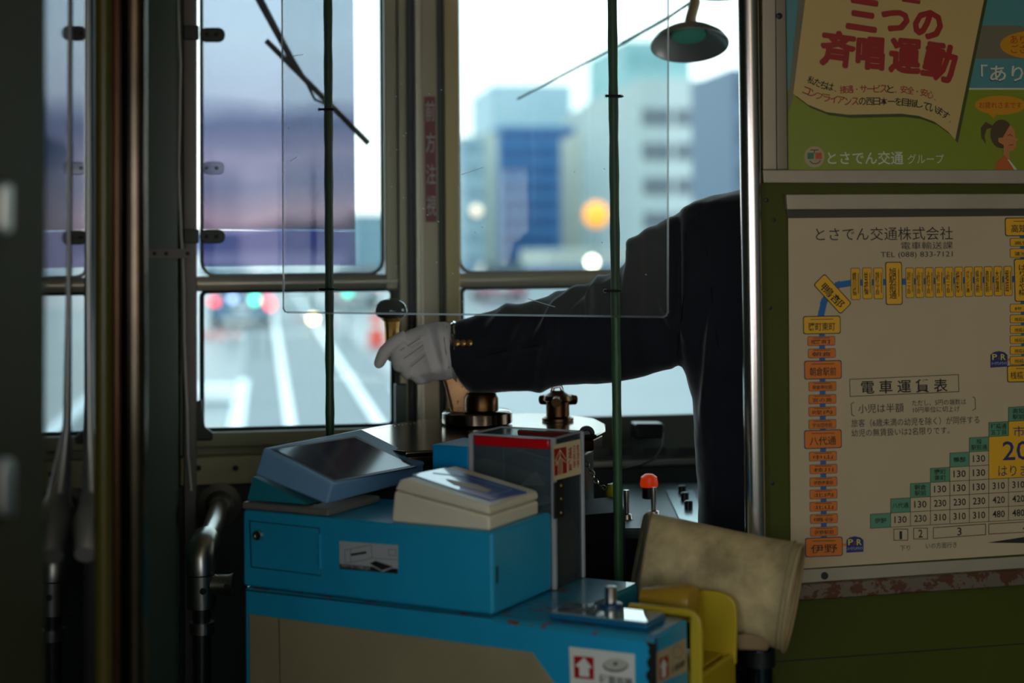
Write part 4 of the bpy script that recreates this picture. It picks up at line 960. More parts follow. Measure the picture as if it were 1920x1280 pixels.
dv_ = MB().prism([hit(x, y, plane((0, YW - .12, 0), (0, -1, 0))) for x, y in rr(1219, 808, 54, 28, 4)], (0, .05, 0)).build('gauge_box', 'black_metal', con, bevel=.004)
PZs = P(1240, 950, 3.0).z
swp = MB().prism([hit(x, y, pz(PZs)) for x, y in ((1160, 905), (1350, 905), (1350, 990), (1160, 990))], (0, 0, -.02)).build('switch_panel', mat('teal grey panel', (36, 62, 56), .4, var=.15), con, bevel=.003)
sps = MB().prism([hit(x, y, pz(PZs + .004)) for x, y in ((1248, 918), (1300, 918), (1330, 990), (1282, 990))], (0, 0, -.004)).build('button_strip', mat('bright satin plate', (176, 196, 200), .25, .7), con, bevel=.001)
for x, y in ((1279, 925), (1284, 938), (1291, 954)):
    MB().lathe(hit(x, y, pz(PZs + .004)), UP, [(.008, 0), (.008, .014), (.006, .016)], 16).build('push_button', 'black_metal', sps, smooth=True)
for x, y in ((1226, 966), (1175, 972)):
    o_ = MB().lathe(hit(x, y, pz(PZs)), UP, [(.012, 0), (.010, .008), (.005, .010), (.0055, .045), (.005, .052)], 16).build('toggle_lever', 'steel', con, smooth=True)
MB().tube([P(1217, 934, 2.955), P(1217, 908, 2.955)], .013, 16).build('lamp_base', 'black_metal', con, smooth=True)
MB().lathe(P(1217, 906, 2.95), UP, [(.016, -.006), (.017, 0), (.015, .012), (.008, .017), (.002, .018)], 24).build('indicator_lamp', mat('glowing orange lens', (26, 6, 3), .4, emit=(255, 70, 8), estr=.28), con, smooth=True)
bx = MB().prism([hit(x, y, pz(P(1120, 930, 2.78).z)) for x, y in ((1090, 936), (1150, 930), (1172, 950), (1160, 960), (1090, 966))], (0, 0, -.5)).build('equipment_box', mat('black crinkle box', (4, 4, 4), .7, spec=.15), bevel=.004)
tag(bx, 'black equipment box behind the clear hopper and below the chain', 'equipment box')
ybt = mat('yellow green knob', (150, 150, 20), .4)
tag(MB().lathe(P(1150, 920, 2.8), UP, [(.012, -.012), (.014, 0), (.01, .012), (.003, .014)], 16).build('valve_knob', ybt, smooth=True), 'small yellow green knob behind the right green pole', 'knob')
wr_ = MB().tube([P(1245, 812, 3.2), P(1243, 835, 3.15), P(1228, 860, 3.12), P(1200, 872, 3.1), P(1165, 880, 3.1)], .0022, 8).build('wire', mat('grey wire', (22, 22, 20), .8), smooth=True)
tag(wr_, 'thin dark wire looping down from the gauge box', 'wire')

# dish lamp / mirror at top right of the windscreen
dc = P(1293, 84, 3.2); ax = (UP * .92 - FH * -.0 + FH * .38 * -1).normalized()
ax = (UP * math.cos(math.radians(19)) + FH * math.sin(math.radians(19))).normalized()
dl = empty('dish_lamp', dc, 'round metal dish lamp hanging from a bent stem above the right windscreen', 'lamp')
MB().lathe(dc, ax, [(.080, -.003), (.081, .0), (.074, .012), (.055, .026), (.032, .034), (.03, .036), (.029, .034), (.052, .0235), (.071, .0105), (.079, 0)], 40, cap=False).build('dish_shade', mat('grey enamel shade', (150, 162, 160), .3, .3), dl, smooth=True)
MB().lathe(dc + ax * .018, ax, [(.034, 0), (.036, .006), (.030, .012), (.01, .016)], 28).build('reflector', mat('green tinted reflector', (110, 220, 190), .15, .3), dl, smooth=True)  # green colour stands in for the glint inside the shade
MB().tube([dc + ax * .03, P(1296, 30, 3.2), P(1303, 5, 3.2), P(1300, -40, 3.2), V((*P(1300, -40, 3.2).xy, ZC))], [.014, .011, .011, .009, .009], 14).build('stem', mat('bone painted stem', (176, 160, 118), .4), dl, smooth=True)
dl2 = MB().lathe(P(1350, -22, 3.15), UP, [(.04, -.02), (.04, 0), (.02, .012), (.002, .014)], 24).tube([P(1350, -22, 3.15), V((*P(1350, -22, 3.15).xy, ZC))], .006, 8).build('fan_housing', 'black_metal', smooth=True)
tag(dl2, 'dark round housing cut off by the top edge beside the dish lamp', 'housing')

# wipers outside the glass
def P_w(px, py, dy=.05): return hit(px, py, plane((0, YW + dy, 0), (0, -1, 0)))
wip = mat('black wiper', (24, 34, 40), .45)
w_1 = empty('windscreen_wiper', P_w(570, 148), 'dark wiper crossing the purple visor on the left windscreen pane', 'wiper')
MB().tube([P_w(462, -60), P_w(487, 0), P_w(547, 112), P_w(572, 150)], [.0095, .009, .007, .005], 8).build('wiper_arm', wip, w_1)
MB().tube([P_w(550, 115), P_w(572, 150), P_w(590, 186), P_w(612, 196)], .003, 8).build('linkage', wip, w_1)
MB().tube([P_w(499, 76), P_w(595, 172), P_w(691, 269)], .0068, 6).build('wiper_blade', wip, w_1)
w_2 = empty('windscreen_wiper', P_w(1290, 10), 'thin dark wiper slanting across the right windscreen pane', 'wiper')
MB().tube([P_w(970, 186), P_w(1160, 85), P_w(1290, 10)], .0026, 6).build('wiper_blade', wip, w_2)
MB().tube([P_w(1165, 82), P_w(1250, 35), P_w(1330, -20), P_w(1400, -60)], .004, 6).build('wiper_arm', wip, w_2)

# ================================================================ DRIVER
def ringpts(top, bot, dep, n=24, depdir=FH):
    c = (top + bot) / 2; v_ = (top - bot) / 2
    return [c + v_ * math.cos(a) + depdir * dep * math.sin(a) for a in [2 * math.pi * k / n for k in range(n)]]
def hring(c, rx, ry, n=28): return [c + RH * rx * math.cos(a) + FH * ry * math.sin(a) for a in [2 * math.pi * k / n for k in range(n)]]
def ppx(x0, x1, y, d): a, b = P(x0, y, d), P(x1, y, d); return (a + b) / 2, (a - b).length / 2
DT = 2.80
# skin body (one continuous figure)
mb = MB()
c_h = P(1520, 170, DT)
fwd = FH
hd = V((P(1520, 200, DT).x, P(1520, 200, DT).y, 1.40 + .30)) 
tors = [(330, 62, .055, 1), (372, 190, .08, 1), (450, 215, .10, 1), (600, 190, .10, 1), (800, 165, .10, 1), (1000, 170, .11, 1)]
def body_level(z, rx, ry, cx=1528): q = P(cx, 455, DT); return hring(V((q.x, q.y, z)), rx, ry)
lv = [(.92, .16, .10), (1.10, .15, .10), (1.28, .17, .10), (1.38, .18, .09), (1.44, .16, .07), (1.475, .07, .055), (1.54, .055, .055), (1.57, .058, .06)]
mb.rings([body_level(*l) for l in lv])
bq = P(1528, 455, DT); hc = V((bq.x, bq.y, 1.66)) + FH * .02
mb.lathe(hc, UP, [(.002, -.13), (.045, -.12), (.062, -.08), (.075, -.02), (.080, .03), (.075, .08), (.05, .115), (.002, .125)], 24)
mb.tube([hc + FH * .085 - UP * .035, hc + FH * .10 - UP * .03, hc + FH * .075 + UP * .02], [.014, .012, .008], 8)      # nose
for s_ in (-1, 1): mb.tube([hc + RH * s_ * .076 - UP * .02, hc + RH * s_ * .088 + UP * .012], [.012, .016], 8)       # ears
for s_ in (-1, 1):
    lx = bq + RH * s_ * .09; mb.tube([V((lx.x, lx.y, .95)), V((lx.x, lx.y, .5)), V((lx.x, lx.y, .08))], [.085, .06, .045], 16)
    f0 = V((lx.x, lx.y, .05)); mb.tube([f0 - FH * .06, f0 + FH * .10, f0 + FH * .16], [.045, .042, .025], 12)
sh = P(1340, 520, 2.82); el_ = P(1110, 630, 2.885); wr0 = P(870, 660, 2.955)
mb.tube([V((bq.x, bq.y, 1.37)) - RH * .10, sh, el_, wr0, P(815, 660, 2.965)], [.05, .045, .036, .026, .024], 16)
sr = V((bq.x, bq.y, 1.37)) + RH * .19; er = sr + RH * .05 - UP * .28; hr_ = er + FH * .26 + UP * .02
mb.tube([V((bq.x, bq.y, 1.37)) + RH * .10, sr, er, hr_], [.06, .055, .045, .03], 16)
person = mb.build('person', 'skin', smooth=True)
rm = person.modifiers.new('remesh', 'REMESH'); rm.mode = 'VOXEL'; rm.voxel_size = .008; rm.use_smooth_shade = True
smo = person.modifiers.new('smooth', 'SMOOTH'); smo.iterations = 4
tag(person, 'person in dark navy jacket and white glove reaching left for the controller, seen from behind', 'person')
hm = MB().lathe(hc + UP * .01 - FH * .012, UP, [(.06, -.055), (.083, -.03), (.088, .03), (.080, .088), (.052, .122), (.002, .132)], 24).build('hair', mat('black hair', (22, 18, 16), .6), person, smooth=True)
for s_ in (-1, 1): MB().ball(hc + FH * .072 + RH * s_ * .03 + UP * .0, .011).build('eye', 'white', person, smooth=True)
MB().tube([hc + FH * .078 - UP * .075 - RH * .02, hc + FH * .082 - UP * .073, hc + FH * .078 - UP * .075 + RH * .02], .004, 6).build('mouth', mat('lip', (150, 80, 74), .5), person, smooth=True)
# trousers
mb = MB()
for s_ in (-1, 1):
    lx = bq + RH * s_ * .09; mb.tube([V((lx.x, lx.y, .98)), V((lx.x, lx.y, .5)), V((lx.x, lx.y, .10))], [.105, .08, .07], 18)
    f0 = V((lx.x, lx.y, .055)); MB().tube([f0 - FH * .08, f0 + FH * .10, f0 + FH * .18], [.052, .05, .03], 12).build('shoe', 'dark', person, smooth=True)
tr = mb.build('trousers', 'jacket', person, smooth=True); r2 = tr.modifiers.new('remesh', 'REMESH'); r2.mode = 'VOXEL'; r2.voxel_size = .012; r2.use_smooth_shade = True
# jacket: torso + reaching sleeve + right sleeve in one surface
mb = MB()
lev = [(352, 1400, 1650), (366, 1335, 1705), (380, 1296, 1740), (420, 1284, 1762), (500, 1280, 1766), (600, 1274, 1768), (670, 1268, 1768), (705, 1285, 1764), (750, 1299, 1756), (800, 1303, 1748), (900, 1307, 1742), (975, 1308, 1742), (1100, 1304, 1748), (1230, 1300, 1752)]
deps = [.045, .07, .085, .10, .115, .12, .12, .12, .12, .12, .12, .12, .125, .13]
R_ = []
for (y, xa_, xb_), dp_ in zip(lev, deps):
    c, r = ppx(xa_, xb_, y, DT); z = P(xa_, y, DT).z; c = V((c.x, c.y, z))
    R_.append([c + RH * r * (abs(math.cos(a)) ** .8) * (1 if math.cos(a) > 0 else -1) + FH * dp_ * math.sin(a) for a in [2 * math.pi * k / 36 for k in range(36)]])
mb.rings(R_)
c, r = ppx(1450, 1600, 345, DT); mb.rings([hring(V((c.x, c.y, 1.50)), .07, .06), hring(V((c.x, c.y, 1.40)), .13, .07)])
slv = [((854, 601), (872, 728), 2.955, .045), ((870, 597), (886, 739), 2.95, .048), ((915, 583), (925, 737), 2.94, .052), ((975, 568), (985, 734), 2.92, .054), ((1040, 552), (1052, 724), 2.90, .056), ((1095, 535), (1110, 720), 2.875, .058), ((1135, 520), (1155, 717), 2.855, .06), ((1175, 494), (1196, 708), 2.84, .062), ((1214, 452), (1240, 697), 2.825, .066), ((1245, 412), (1268, 692), 2.81, .072), ((1286, 384), (1300, 680), 2.80, .078), ((1330, 380), (1345, 660), 2.80, .08)]
# densify the stations
SS = []
for i in range(len(slv) - 1):
    for f in (0, .25, .5, .75):
        A_, B_ = slv[i], slv[i + 1]; L2 = lambda p, q: tuple(a + (b - a) * f for a, b in zip(p, q))
        SS.append((L2(A_[0], B_[0]), L2(A_[1], B_[1]), A_[2] + (B_[2] - A_[2]) * f, A_[3] + (B_[3] - A_[3]) * f))
SS.append(slv[-1])
SR = [ringpts(P(*t_, d_), P(*b_2, d_), dp_, 40) for t_, b_2, d_, dp_ in SS]
for i_, k_ in ((0, .020), (1, .012), (2, .006)):
    SR[i_] = [p_ - RH * k_ * max(0, -math.sin(2 * math.pi * k / 40)) ** 1.5 for k, p_ in enumerate(SR[i_])]
mb.rings(SR)
mb.tube([V((bq.x, bq.y, 1.36)) + RH * .14, sr + RH * .01, er, hr_ - FH * .03], [.09, .08, .065, .05], 18)
jk = mb.build('jacket', 'jacket', person, smooth=True)
r3 = jk.modifiers.new('remesh', 'REMESH'); r3.mode = 'VOXEL'; r3.voxel_size = .0055; r3.use_smooth_shade = True
s3 = jk.modifiers.new('smooth', 'SMOOTH'); s3.iterations = 6
dg = bpy.context.evaluated_depsgraph_get(); dg.update()
me2 = bpy.data.meshes.new_from_object(jk.evaluated_get(dg)); jk.modifiers.clear(); jk.data = me2
base = wloc(person)
folds = [((1050, 545), (1010, 735), 14, .006), ((1085, 540), (1000, 640), 9, .007), ((1128, 520), (1105, 600), 9, .006), ((1200, 450), (1175, 560), 12, .007), ((1240, 430), (1190, 480), 12, .008),
         ((1268, 400), (1272, 690), 8, -.006), ((1165, 520), (1060, 600), 10, .005), ((960, 572), (915, 620), 10, .004), ((1340, 560), (1320, 800), 10, .005), ((1290, 640), (1240, 560), 12, .005), ((990, 600), (940, 700), 12, .004), ((880, 672), (1050, 640), 3, -.003)]
nrm = [V(v.normal) for v in me2.vertices]
for v, n_ in zip(me2.vertices, nrm):
    q_ = v.co + base; px_, py_ = proj(q_); h_ = 0
    if n_.dot(FH) < .35:
        for (x0, y0), (x1, y1), w_, amp in folds:
            amp *= 2.6
            dx, dy = x1 - x0, y1 - y0; l2 = dx * dx + dy * dy; t_ = ((px_ - x0) * dx + (py_ - y0) * dy) / l2
            tt = min(1, max(0, t_)); ds = math.hypot(px_ - x0 - dx * tt, py_ - y0 - dy * tt)
            h_ += amp * math.exp(-(ds / w_) ** 2) * (1 - abs(tt * 2 - 1) ** 3 * .7)
    h_ += .003 * noise.noise(q_ * 14) + .0012 * noise.noise(q_ * 40)
    v.co += n_ * h_
for p_ in me2.polygons: p_.use_smooth = True
# sleeve seam, cuff buttons
def on_front(px_, py_, d): return P(px_, py_, d)
JB = lambda: None
import mathutils
from mathutils.bvhtree import BVHTree
bvh = BVHTree.FromPolygons([v.co + base for v in me2.vertices], [tuple(p.vertices) for p in me2.polygons])
def snap(px_, py_):
    r = ray(px_, py_); loc, nn, idx, ds = bvh.ray_cast(CAM, r); return (loc, nn) if loc else (P(px_, py_, 2.9), -FH)
for x_, y_ in ((857, 643), (868, 643), (880, 643)):
    l_, n_ = snap(max(x_, 860), y_); l_ = P(x_, y_, (l_ - CAM).dot(FH)) if x_ < 860 else l_
    MB().lathe(l_ - n_ * .001, n_, [(.0062, 0), (.0066, .0015), (.005, .0032), (.001, .0038)], 18).build('brass_button', 'brass', jk, smooth=True)
def seam(pts, r=.0012):
    MB().tube([snap(x, y)[0] for x, y in pts], r, 6).build('seam', mat('dark seam thread', (8, 9, 14), .9), jk, smooth=True)
seam([(862, 666), (900, 668), (935, 660), (980, 652), (1040, 642)])
seam([(1284, 392), (1287, 440), (1286, 500), (1282, 560), (1275, 620), (1270, 665)])
seam([(1312, 400), (1325, 470), (1336, 560), (1345, 640), (1362, 720)])
# shirt cuff and watch
MB().rings([ringpts(P(848, 612, 2.955), P(856, 716, 2.955), .038, 28), ringpts(P(838, 614, 2.957), P(846, 706, 2.957), .036, 28)], False, False).build('shirt_cuff', mat('white shirt', (220, 224, 228), .7), person, smooth=True)
wq = P(846, 612, 2.93)
wring = ringpts(P(850, 607, 2.955), P(856, 700, 2.955), .040, 24)
MB().tube(wring + [wring[0]], .0062, 8, cap=False).build('watch_band', 'chrome', person, smooth=True)
# glove
mb = MB()
pal = [((846, 607), (852, 708), 2.955, .036), ((835, 604), (838, 712), 2.955, .036), ((812, 605), (812, 714), 2.957, .034), ((788, 610), (792, 714), 2.957, .032), ((768, 617), (774, 706), 2.957, .029), ((752, 626), (760, 690), 2.957, .023)]
mb.rings([ringpts(P(*a, d_), P(*b, d_), e_, 24) for a, b, d_, e_ in pal])
fing = [([(762, 632, 2.945), (738, 644, 2.94), (722, 658, 2.938), (711, 680, 2.94)], [.0155, .0135, .0122, .0105]),          # index, bent over the grip
        ([(762, 650, 2.94), (745, 664, 2.932), (748, 686, 2.94), (762, 692, 2.96)], [.0155, .0135, .012, .010]),               # middle
        ([(770, 668, 2.94), (757, 684, 2.934), (764, 700, 2.945), (780, 702, 2.965)], [.015, .0125, .0115, .010]),              # ring
        ([(788, 690, 2.945), (778, 702, 2.942), (786, 712, 2.95), (800, 710, 2.965)], [.013, .011, .010, .009]),                # little
        ([(815, 640, 2.985), (780, 645, 3.0), (752, 652, 3.005), (735, 668, 3.0)], [.018, .0145, .0125, .0105])]                # thumb, far side
for pts, rs in fing:
    W_ = [P(*p) for p in pts]
    pp, rr2 = [], []
    for i in range(len(W_) - 1):
        for f in (0, .33, .66): pp.append(W_[i].lerp(W_[i + 1], f)); rr2.append(rs[i] + (rs[i + 1] - rs[i]) * f)
    pp.append(W_[-1]); rr2.append(rs[-1]); dv = (W_[-1] - W_[-2]).normalized(); pp += [W_[-1] + dv * rs[-1] * .6, W_[-1] + dv * rs[-1]]; rr2 += [rs[-1] * .8, rs[-1] * .35]
    mb.tube(pp, rr2, 14)
gv = mb.build('glove', 'glove', person, smooth=True)
r4 = gv.modifiers.new('remesh', 'REMESH'); r4.mode = 'VOXEL'; r4.voxel_size = .002; r4.use_smooth_shade = True
s4 = gv.modifiers.new('smooth', 'SMOOTH'); s4.iterations = 5
dg = bpy.context.evaluated_depsgraph_get(); dg.update()
me3 = bpy.data.meshes.new_from_object(gv.evaluated_get(dg)); gv.modifiers.clear(); gv.data = me3
gf = [((748, 656), (785, 636), 2.6, -.0022), ((756, 672), (790, 650), 2.6, -.0022), ((768, 690), (798, 664), 2.6, -.0022), ((820, 606), (838, 700), 5, .0035), ((800, 606), (822, 690), 5, -.0025), ((832, 604), (848, 690), 4, .003), ((758, 650), (800, 628), 2.5, .002), ((762, 664), (795, 640), 2.5, .002), ((774, 676), (800, 652), 2.5, .002), ((785, 700), (840, 690), 6, .0025), ((795, 640), (812, 700), 5, .002)]
nr = [V(v.normal) for v in me3.vertices]
for v, n_ in zip(me3.vertices, nr):
    q_ = v.co + base; px_, py_ = proj(q_); h_ = 0
    for (x0, y0), (x1, y1), w_, amp in gf:
        dx, dy = x1 - x0, y1 - y0; t_ = ((px_ - x0) * dx + (py_ - y0) * dy) / (dx * dx + dy * dy); tt = min(1, max(0, t_))
        h_ += 1.8 * amp * math.exp(-(math.hypot(px_ - x0 - dx * tt, py_ - y0 - dy * tt) / (w_ * 1.35)) ** 2) * (1 - abs(tt * 2 - 1) ** 3 * .8)
    v.co += n_ * (h_ + .001 * noise.noise(q_ * 50))
for p_ in me3.polygons: p_.use_smooth = True
bvh = BVHTree.FromPolygons([v.co + base for v in me3.vertices], [tuple(p.vertices) for p in me3.polygons])
for pts in ([(750, 657), (768, 646), (788, 634)], [(757, 672), (775, 660), (794, 646)], [(770, 688), (786, 675), (802, 660)]):
    MB().tube([snap(*p)[0] for p in pts], [.0009, .0014, .0009], 6).build('back_seam', mat('glove seam', (176, 172, 170), .9), gv, smooth=True)
MB().tube([snap(*p)[0] for p in ((838, 612), (833, 635), (836, 660), (842, 690))], .0014, 6).build('wrist_hem', mat('glove seam', (176, 172, 170)), gv, smooth=True)
# right glove on the brake side
rh_ = MB().tube([hr_ - FH * .03, hr_ + FH * .03, hr_ + FH * .07], [.034, .04, .03], 12)
for k in range(4): o0 = hr_ + FH * .07 + RH * (-.03 + k * .02); rh_.tube([o0 - FH * .01, o0 + FH * .035, o0 + FH * .05 - UP * .02, o0 + FH * .035 - UP * .04], [.011, .010, .0095, .008], 8)
rh_.tube([hr_ - RH * .03, hr_ - RH * .05 + FH * .04 - UP * .01, hr_ - RH * .045 + FH * .07 - UP * .025], [.015, .012, .009], 8)
g2 = rh_.build('glove', 'glove', person, smooth=True); r5 = g2.modifiers.new('remesh', 'REMESH'); r5.mode = 'VOXEL'; r5.voxel_size = .004; r5.use_smooth_shade = True
brk = MB().lathe(V((hr_.x, hr_.y, 0)) + FH * .09, UP, [(.05, 0), (.05, hr_.z - .12), (.02, hr_.z - .1), (.012, hr_.z - .06)], 20).build('brake_stand', 'darkbrass', smooth=True)
tag(brk, 'bronze brake stand in front of the driver, hidden behind the bulkhead', 'brake stand')

# ================================================================ STREET OUTSIDE
GZ = -.80
def gm(name, mb, m_, label, cat, group=None, **k): return tag(mb.build(name, m_, **k), label, cat, group)
asp = mat('wet grey asphalt', (104, 112, 114), .35, var=.15, vscale=.5)
tag(MB().box(-70, 90, YW + .6, 400, GZ - .1, GZ).build('ground', asp), kind='structure')
tb = MB().box(-.35, 2.05, YW + .6, 200, GZ, GZ + .01).build('track_bed', mat('track bed stone', (116, 122, 122), .6, var=.15, vscale=.8)); tag(tb, kind='structure')
railm = mat('pale rail strip', (235, 240, 238), .3)  # near-white colour takes in the bright reflection along the rails
for k, x in enumerate((.85 - .533, .85 + .533)):
    gm('tram_rail', MB().box(x - .06, x + .06, YW + .6, 200, GZ + .01, GZ + .03), railm, 'left pale tram rail running up the street ahead' if k == 0 else 'right pale tram rail running up the street ahead', 'rail')
for k, x in enumerate((-.33, .2 - 2.2)):
    gm('road_line', MB().box(x - .09, x + .09, 14, 22 if k else 26, GZ, GZ + .012), mat('road paint', (235, 240, 240), .6), 'white strip for a bright reflection just left of the tram track' if k == 0 else 'short white strip for a bright reflection at far left of the street', 'reflection strip')  # white strips painted in for bright reflections on the track paving
gm('road_line', MB().box(1.9, 2.1, 14, 24, GZ + .0101, GZ + .014), mat('road paint', (235, 240, 240)), 'white strip for a bright reflection just right of the tram track', 'reflection strip')
def bldg(px0, px1, pyt, d, depth, col, label, rows=0, cols=0, wcol=(70, 96, 120), band=False, wtop=0):
    a, b = P(px0, 455, d), P(px1, 455, d); zt_ = P((px0 + px1) / 2, pyt, d).z; y0 = min(a.y, b.y)
    o = MB().box(a.x, b.x, y0, y0 + depth, GZ, zt_).build('office_building', mat('facade %s' % (col,), col, .6, var=.06, vscale=.05)); tag(o, label, 'building')
    if rows:
        hgt = zt_ - max(GZ, P(px0, 560, d).z); wd = b.x - a.x; W0 = None
        for r_ in range(rows):
            for c in range(cols):
                fx0 = (c + (.06 if band else .2)) / cols; fx1 = (c + (.94 if band else .8)) / cols
                z0 = zt_ - hgt * ((r_ + .75 + wtop) / (rows + wtop)); z1_ = zt_ - hgt * ((r_ + .25 + wtop) / (rows + wtop))
                if W0 is None:
                    w_ = MB().box(a.x + wd * fx0, a.x + wd * fx1, y0 - .05, y0 + .02, z0, z1_).build('window', mat('far glass %s' % (wcol,), wcol, .2), o); W0 = (w_, a.x + wd * fx0, z0)
                else:
                    n = W0[0].copy(); C.objects.link(n); n.parent = o; n.location = (a.x + wd * fx0 - W0[1], 0, z0 - W0[2])
    return o
bldg(936, 1080, 238, 150, 20, (52, 116, 172), 'blue glass office tower seen through the right pane', 8, 4, (34, 84, 140), True)
bldg(922, 1074, 160, 200, 20, (196, 216, 226), 'pale blue block rising behind the blue glass tower')
bldg(868, 910, 256, 120, 15, (168, 190, 200), 'narrow grey blue building at the left edge of the right pane', 6, 2, (120, 150, 170))
bldg(906, 934, 250, 136, 8, (206, 206, 196), 'slim cream building between the grey blue one and the blue tower')
bldg(1084, 1130, 250, 136, 8, (206, 202, 188), 'beige building right of the blue tower', 6, 2, (176, 180, 176))
bldg(1120, 1172, 190, 170, 20, (192, 200, 198), 'grey building behind the beige one', 7, 2, (160, 176, 180))
bldg(1172, 1300, 78, 175, 20, (160, 200, 200), 'tall pale teal building behind the right pole', 6, 3, (130, 176, 180), True)
rb = bldg(1196, 1386, 150, 110, 20, (198, 206, 204), 'large pale grey apartment block with dark window bands', 5, 3, (104, 112, 122), True, wtop=.6)
bldg(1372, 1470, 128, 82, 8, (96, 116, 136), 'dark slate building at the right edge of the windscreen', 5, 2, (70, 84, 100))
bldg(1020, 1240, 468, 95, 10, (214, 210, 196), 'low shop building with a long pale sign')
bldg(868, 1240, 500, 85, 6, (84, 112, 146), 'row of low blue grey shops along the street', 1, 9, (80, 100, 140))
bldg(664, 735, 402, 130, 15, (110, 160, 178), 'teal grey building between the sun visor and the windscreen post', 4, 2, (80, 130, 150))
bldg(380, 470, 500, 110, 10, (56, 96, 108), 'low teal building at far left of the street', 2, 3, (60, 120, 150))
bldg(470, 660, 520, 140, 10, (90, 106, 116), 'low grey building across the far end of the street', 1, 6, (100, 120, 140))
bldg(560, 740, 545, 90, 8, (110, 128, 132), 'low pale building behind the red barriers', 1, 5, (110, 130, 140))
# mountain ridge
ms = []
for k in range(41):
    x = 150 + k * 22; h = 452 - 34 * math.exp(-((x - 560) / 130) ** 2) - 22 * math.exp(-((x - 330) / 90) ** 2) - 12 * math.exp(-((x - 800) / 160) ** 2) + 4 * noise.noise(V((k * .6, 0, 0)))
    ms.append(P(x, h, 900))
mb = MB()
for i in range(40):
    a, b = ms[i], ms[i + 1]; mb.face([V((a.x, a.y, GZ)), V((b.x, b.y, GZ)), b, a]); mb.face([a, b, b + V((0, 220, -60)), a + V((0, 220, -60))])
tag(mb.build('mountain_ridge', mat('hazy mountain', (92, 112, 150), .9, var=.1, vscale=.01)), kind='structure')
# bokeh lamps: street lights, tail lights, signals
def lamp(px_, py_, d, r, col, s_, label, nm='lamp_globe', group=None, cat='lamp', parent=None):
    o = MB().ball(P(px_, py_, d), r).build(nm, mat('glow %s %s' % (col, s_), col, .4, emit=col, estr=s_), parent, smooth=True)
    if parent is None: tag(o, label, cat, group)
    return o
def pole_to_ground(px_, py_, d, par, nm='lamp_post'):
    q_ = P(px_, py_, d); MB().tube([V((q_.x, q_.y + .15, GZ)), V((q_.x, q_.y + .15, q_.z))], .03, 8).build(nm, mat('street pole grey', (120, 130, 132), .5), par)
def street(px_, py_, d, r, col, s_, label, nm, cat):
    q_ = P(px_, py_, d); e_ = empty(nm, (q_.x, q_.y + .15, GZ), label, cat)
    lamp(px_, py_, d, r, col, s_, None, 'lamp_globe', parent=e_); pole_to_ground(px_, py_, d, e_); return e_
street(1118, 402, 60, .50, (255, 150, 50), 2.6, 'glowing round orange sign right of the blue tower', 'illuminated_sign', 'sign')
street(1110, 491, 50, .17, (255, 240, 205), 14, 'bright white street lamp below the orange sign', 'street_lamp', 'street lamp')
street(587, 597, 40, .10, (255, 214, 140), 14, 'bright yellow headlight on an added post by the rails left of the green pole', 'work_lamp', 'lamp')  # headlight seen ahead, put on an added post without its vehicle
street(478, 562, 31, .085, (30, 220, 170), 7, 'green traffic signal at left of the lower pane', 'traffic_signal', 'traffic signal')
street(652, 548, 34, .08, (30, 220, 180), 6, 'green traffic signal nearer the windscreen post', 'traffic_signal', 'traffic signal')
street(893, 395, 60, .22, (255, 220, 190), 2.0, 'faint warm lamp at left of the right pane', 'street_lamp', 'street lamp')
street(507, 572, 31, .085, (255, 70, 70), 7, 'upper red traffic signal beside the green one', 'traffic_signal', 'traffic signal')
street(436, 560, 34, .07, (190, 200, 255), 4, 'pale blue street light left of the green signal', 'street_lamp', 'street lamp')
def car(px_, py_b, d, wdt, col, label, tail=True):
    c = P(px_, 455, d); x0, x1 = c.x - wdt / 2, c.x + wdt / 2; y0 = c.y
    o = empty('car', (c.x, c.y, GZ), label, 'car')
    cm = mat('car paint %s' % (col,), col, .3, coat=.5)
    MB().prism([(x0, y0, GZ + .25), (x0, y0, GZ + .85), (x0, y0 + .4, GZ + .95), (x0, y0 + 3.4, GZ + .9), (x0, y0 + 4.0, GZ + .7), (x0, y0 + 4.0, GZ + .25)], (wdt, 0, 0)).build('car_body', cm, o, bevel=.05)
    MB().prism([(x0 + .1, y0 + .25, GZ + .93), (x0 + .2, y0 + .7, GZ + 1.42), (x0 + .2, y0 + 2.0, GZ + 1.42), (x0 + .1, y0 + 2.8, GZ + .92)], (wdt - .2, 0, 0)).build('cabin', mat('car glass', (50, 64, 72), .1), o, bevel=.04)
    for sx_ in (x0 + .14, x1 - .14):
        MB().box(sx_ - .11, sx_ + .11, y0 - .03, y0 + .02, GZ + .62, GZ + .78).build('tail_light', mat('tail light glow', (255, 60, 60), .3, emit=(255, 50, 50), estr=5), o)
        for yy in (y0 + .8, y0 + 3.2): MB().lathe((sx_ - .1, yy, GZ + .32), (1, 0, 0), [(.02, 0), (.3, .01), (.32, .05), (.32, .17), (.3, .2), (.02, .21)], 16).build('wheel', 'dark', o, smooth=True)
    MB().box(c.x - .22, c.x + .22, y0 - .02, y0 + .02, GZ + .42, GZ + .55).build('number_plate', 'white', o)
    return o
car(452, 600, 42, 1.7, (70, 110, 140), 'dark blue car with red tail lights waiting at left')
kq_ = P(400, 715, 22); gm('kerb_block', MB().box(kq_.x - .28, kq_.x + .28, kq_.y, kq_.y + .5, GZ, GZ + .22), mat('white concrete', (236, 238, 238), .7), 'low white concrete block beside the track at far left', 'kerb block', bevel=.03)
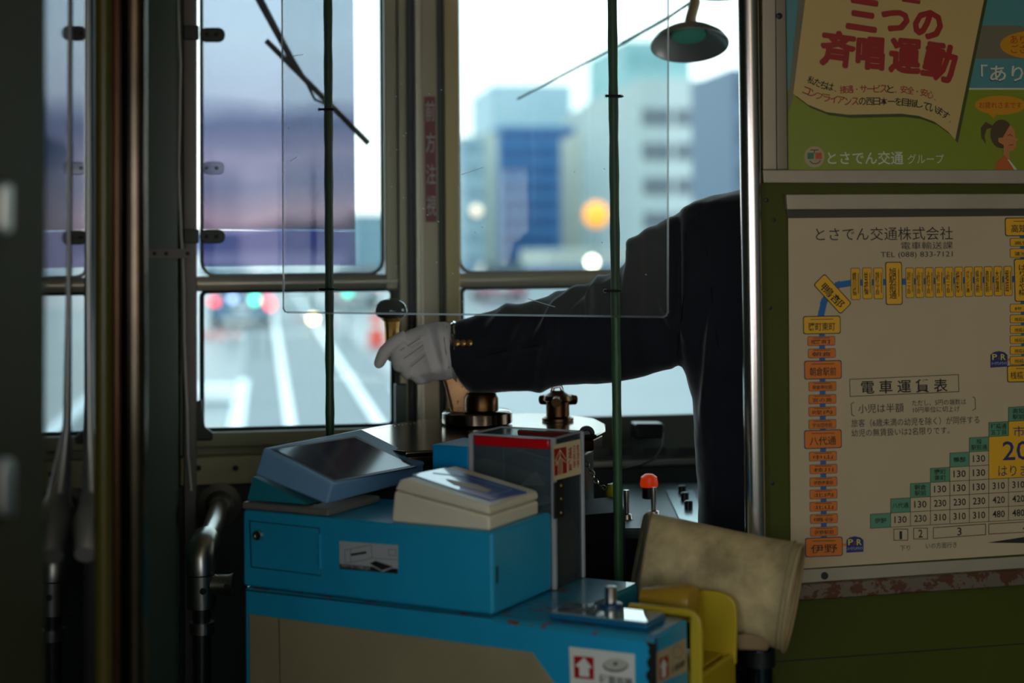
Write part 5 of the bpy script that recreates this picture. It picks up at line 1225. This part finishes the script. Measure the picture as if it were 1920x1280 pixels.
car(668, 640, 56, 1.7, (170, 180, 184), 'silver car ahead right of the left green pole')
car(945, 560, 60, 1.8, (190, 110, 130), 'dull red car passing in the right pane above the sleeve')
# checkered works barrier and red barriers
def barrier(px0, px1, py0, py1, d, label):
    a = P(px0, py0, d); b = P(px1, py1, d); e_ = empty('works_barrier', (a.x, a.y, GZ), label, 'barrier')
    n, m2 = 7, 3; dx = (b.x - a.x) / n; dz = (b.z - a.z) / m2
    proto = {}
    for i in range(n):
        for j in range(m2):
            key = (i + j) % 2; mm = mat('barrier red', (226, 60, 56), .5) if key else mat('barrier white', (230, 225, 220), .5)
            if key not in proto:
                proto[key] = (MB().box(a.x + dx * i, a.x + dx * (i + 1), a.y, a.y + .04, a.z + dz * (j + 1), a.z + dz * j).build('square_panel', mm, e_), i, j)
            else:
                o_, i0, j0 = proto[key]; c = o_.copy(); C.objects.link(c); c.parent = e_; c.location = (dx * (i - i0), 0, dz * (j - j0))
    for x in (a.x + .05, b.x - .05): MB().box(x - .03, x + .03, a.y + .041, a.y + .09, GZ, a.z).build('leg', 'steel', e_)
barrier(376, 456, 622, 676, 37, 'red and white checkered works barrier at left of the lower pane')
for k, (x0, x1, y0, y1, d) in enumerate(((690, 722, 588, 650, 34), (606, 628, 618, 650, 42), (553, 572, 610, 640, 46))):
    a = P(x0, y0, d); b = P(x1, y1, d); xm = (a.x + b.x) / 2; hgt = a.z - GZ; w_ = (b.x - a.x) / 2
    e_ = MB().lathe((xm, a.y, GZ), UP, [(w_ * 1.1, 0), (w_ * 1.1, .05), (w_, .06), (w_ * .85, hgt * .6), (w_ * .5, hgt * .97), (.02, hgt)], 16).build('traffic_drum', mat('drum red', (228, 84, 66), .5), smooth=True)
    MB().lathe((xm, a.y, GZ + hgt * .55), UP, [(w_ * .90, 0), (w_ * .87, hgt * .12)], 16, cap=False).build('white_band', 'white', e_, smooth=True)
    tag(e_, ('large red road works drum beside the windscreen post', 'red road works drum left of the driver hand behind the green pole', 'small red road works drum left of the green pole')[k], 'traffic drum')
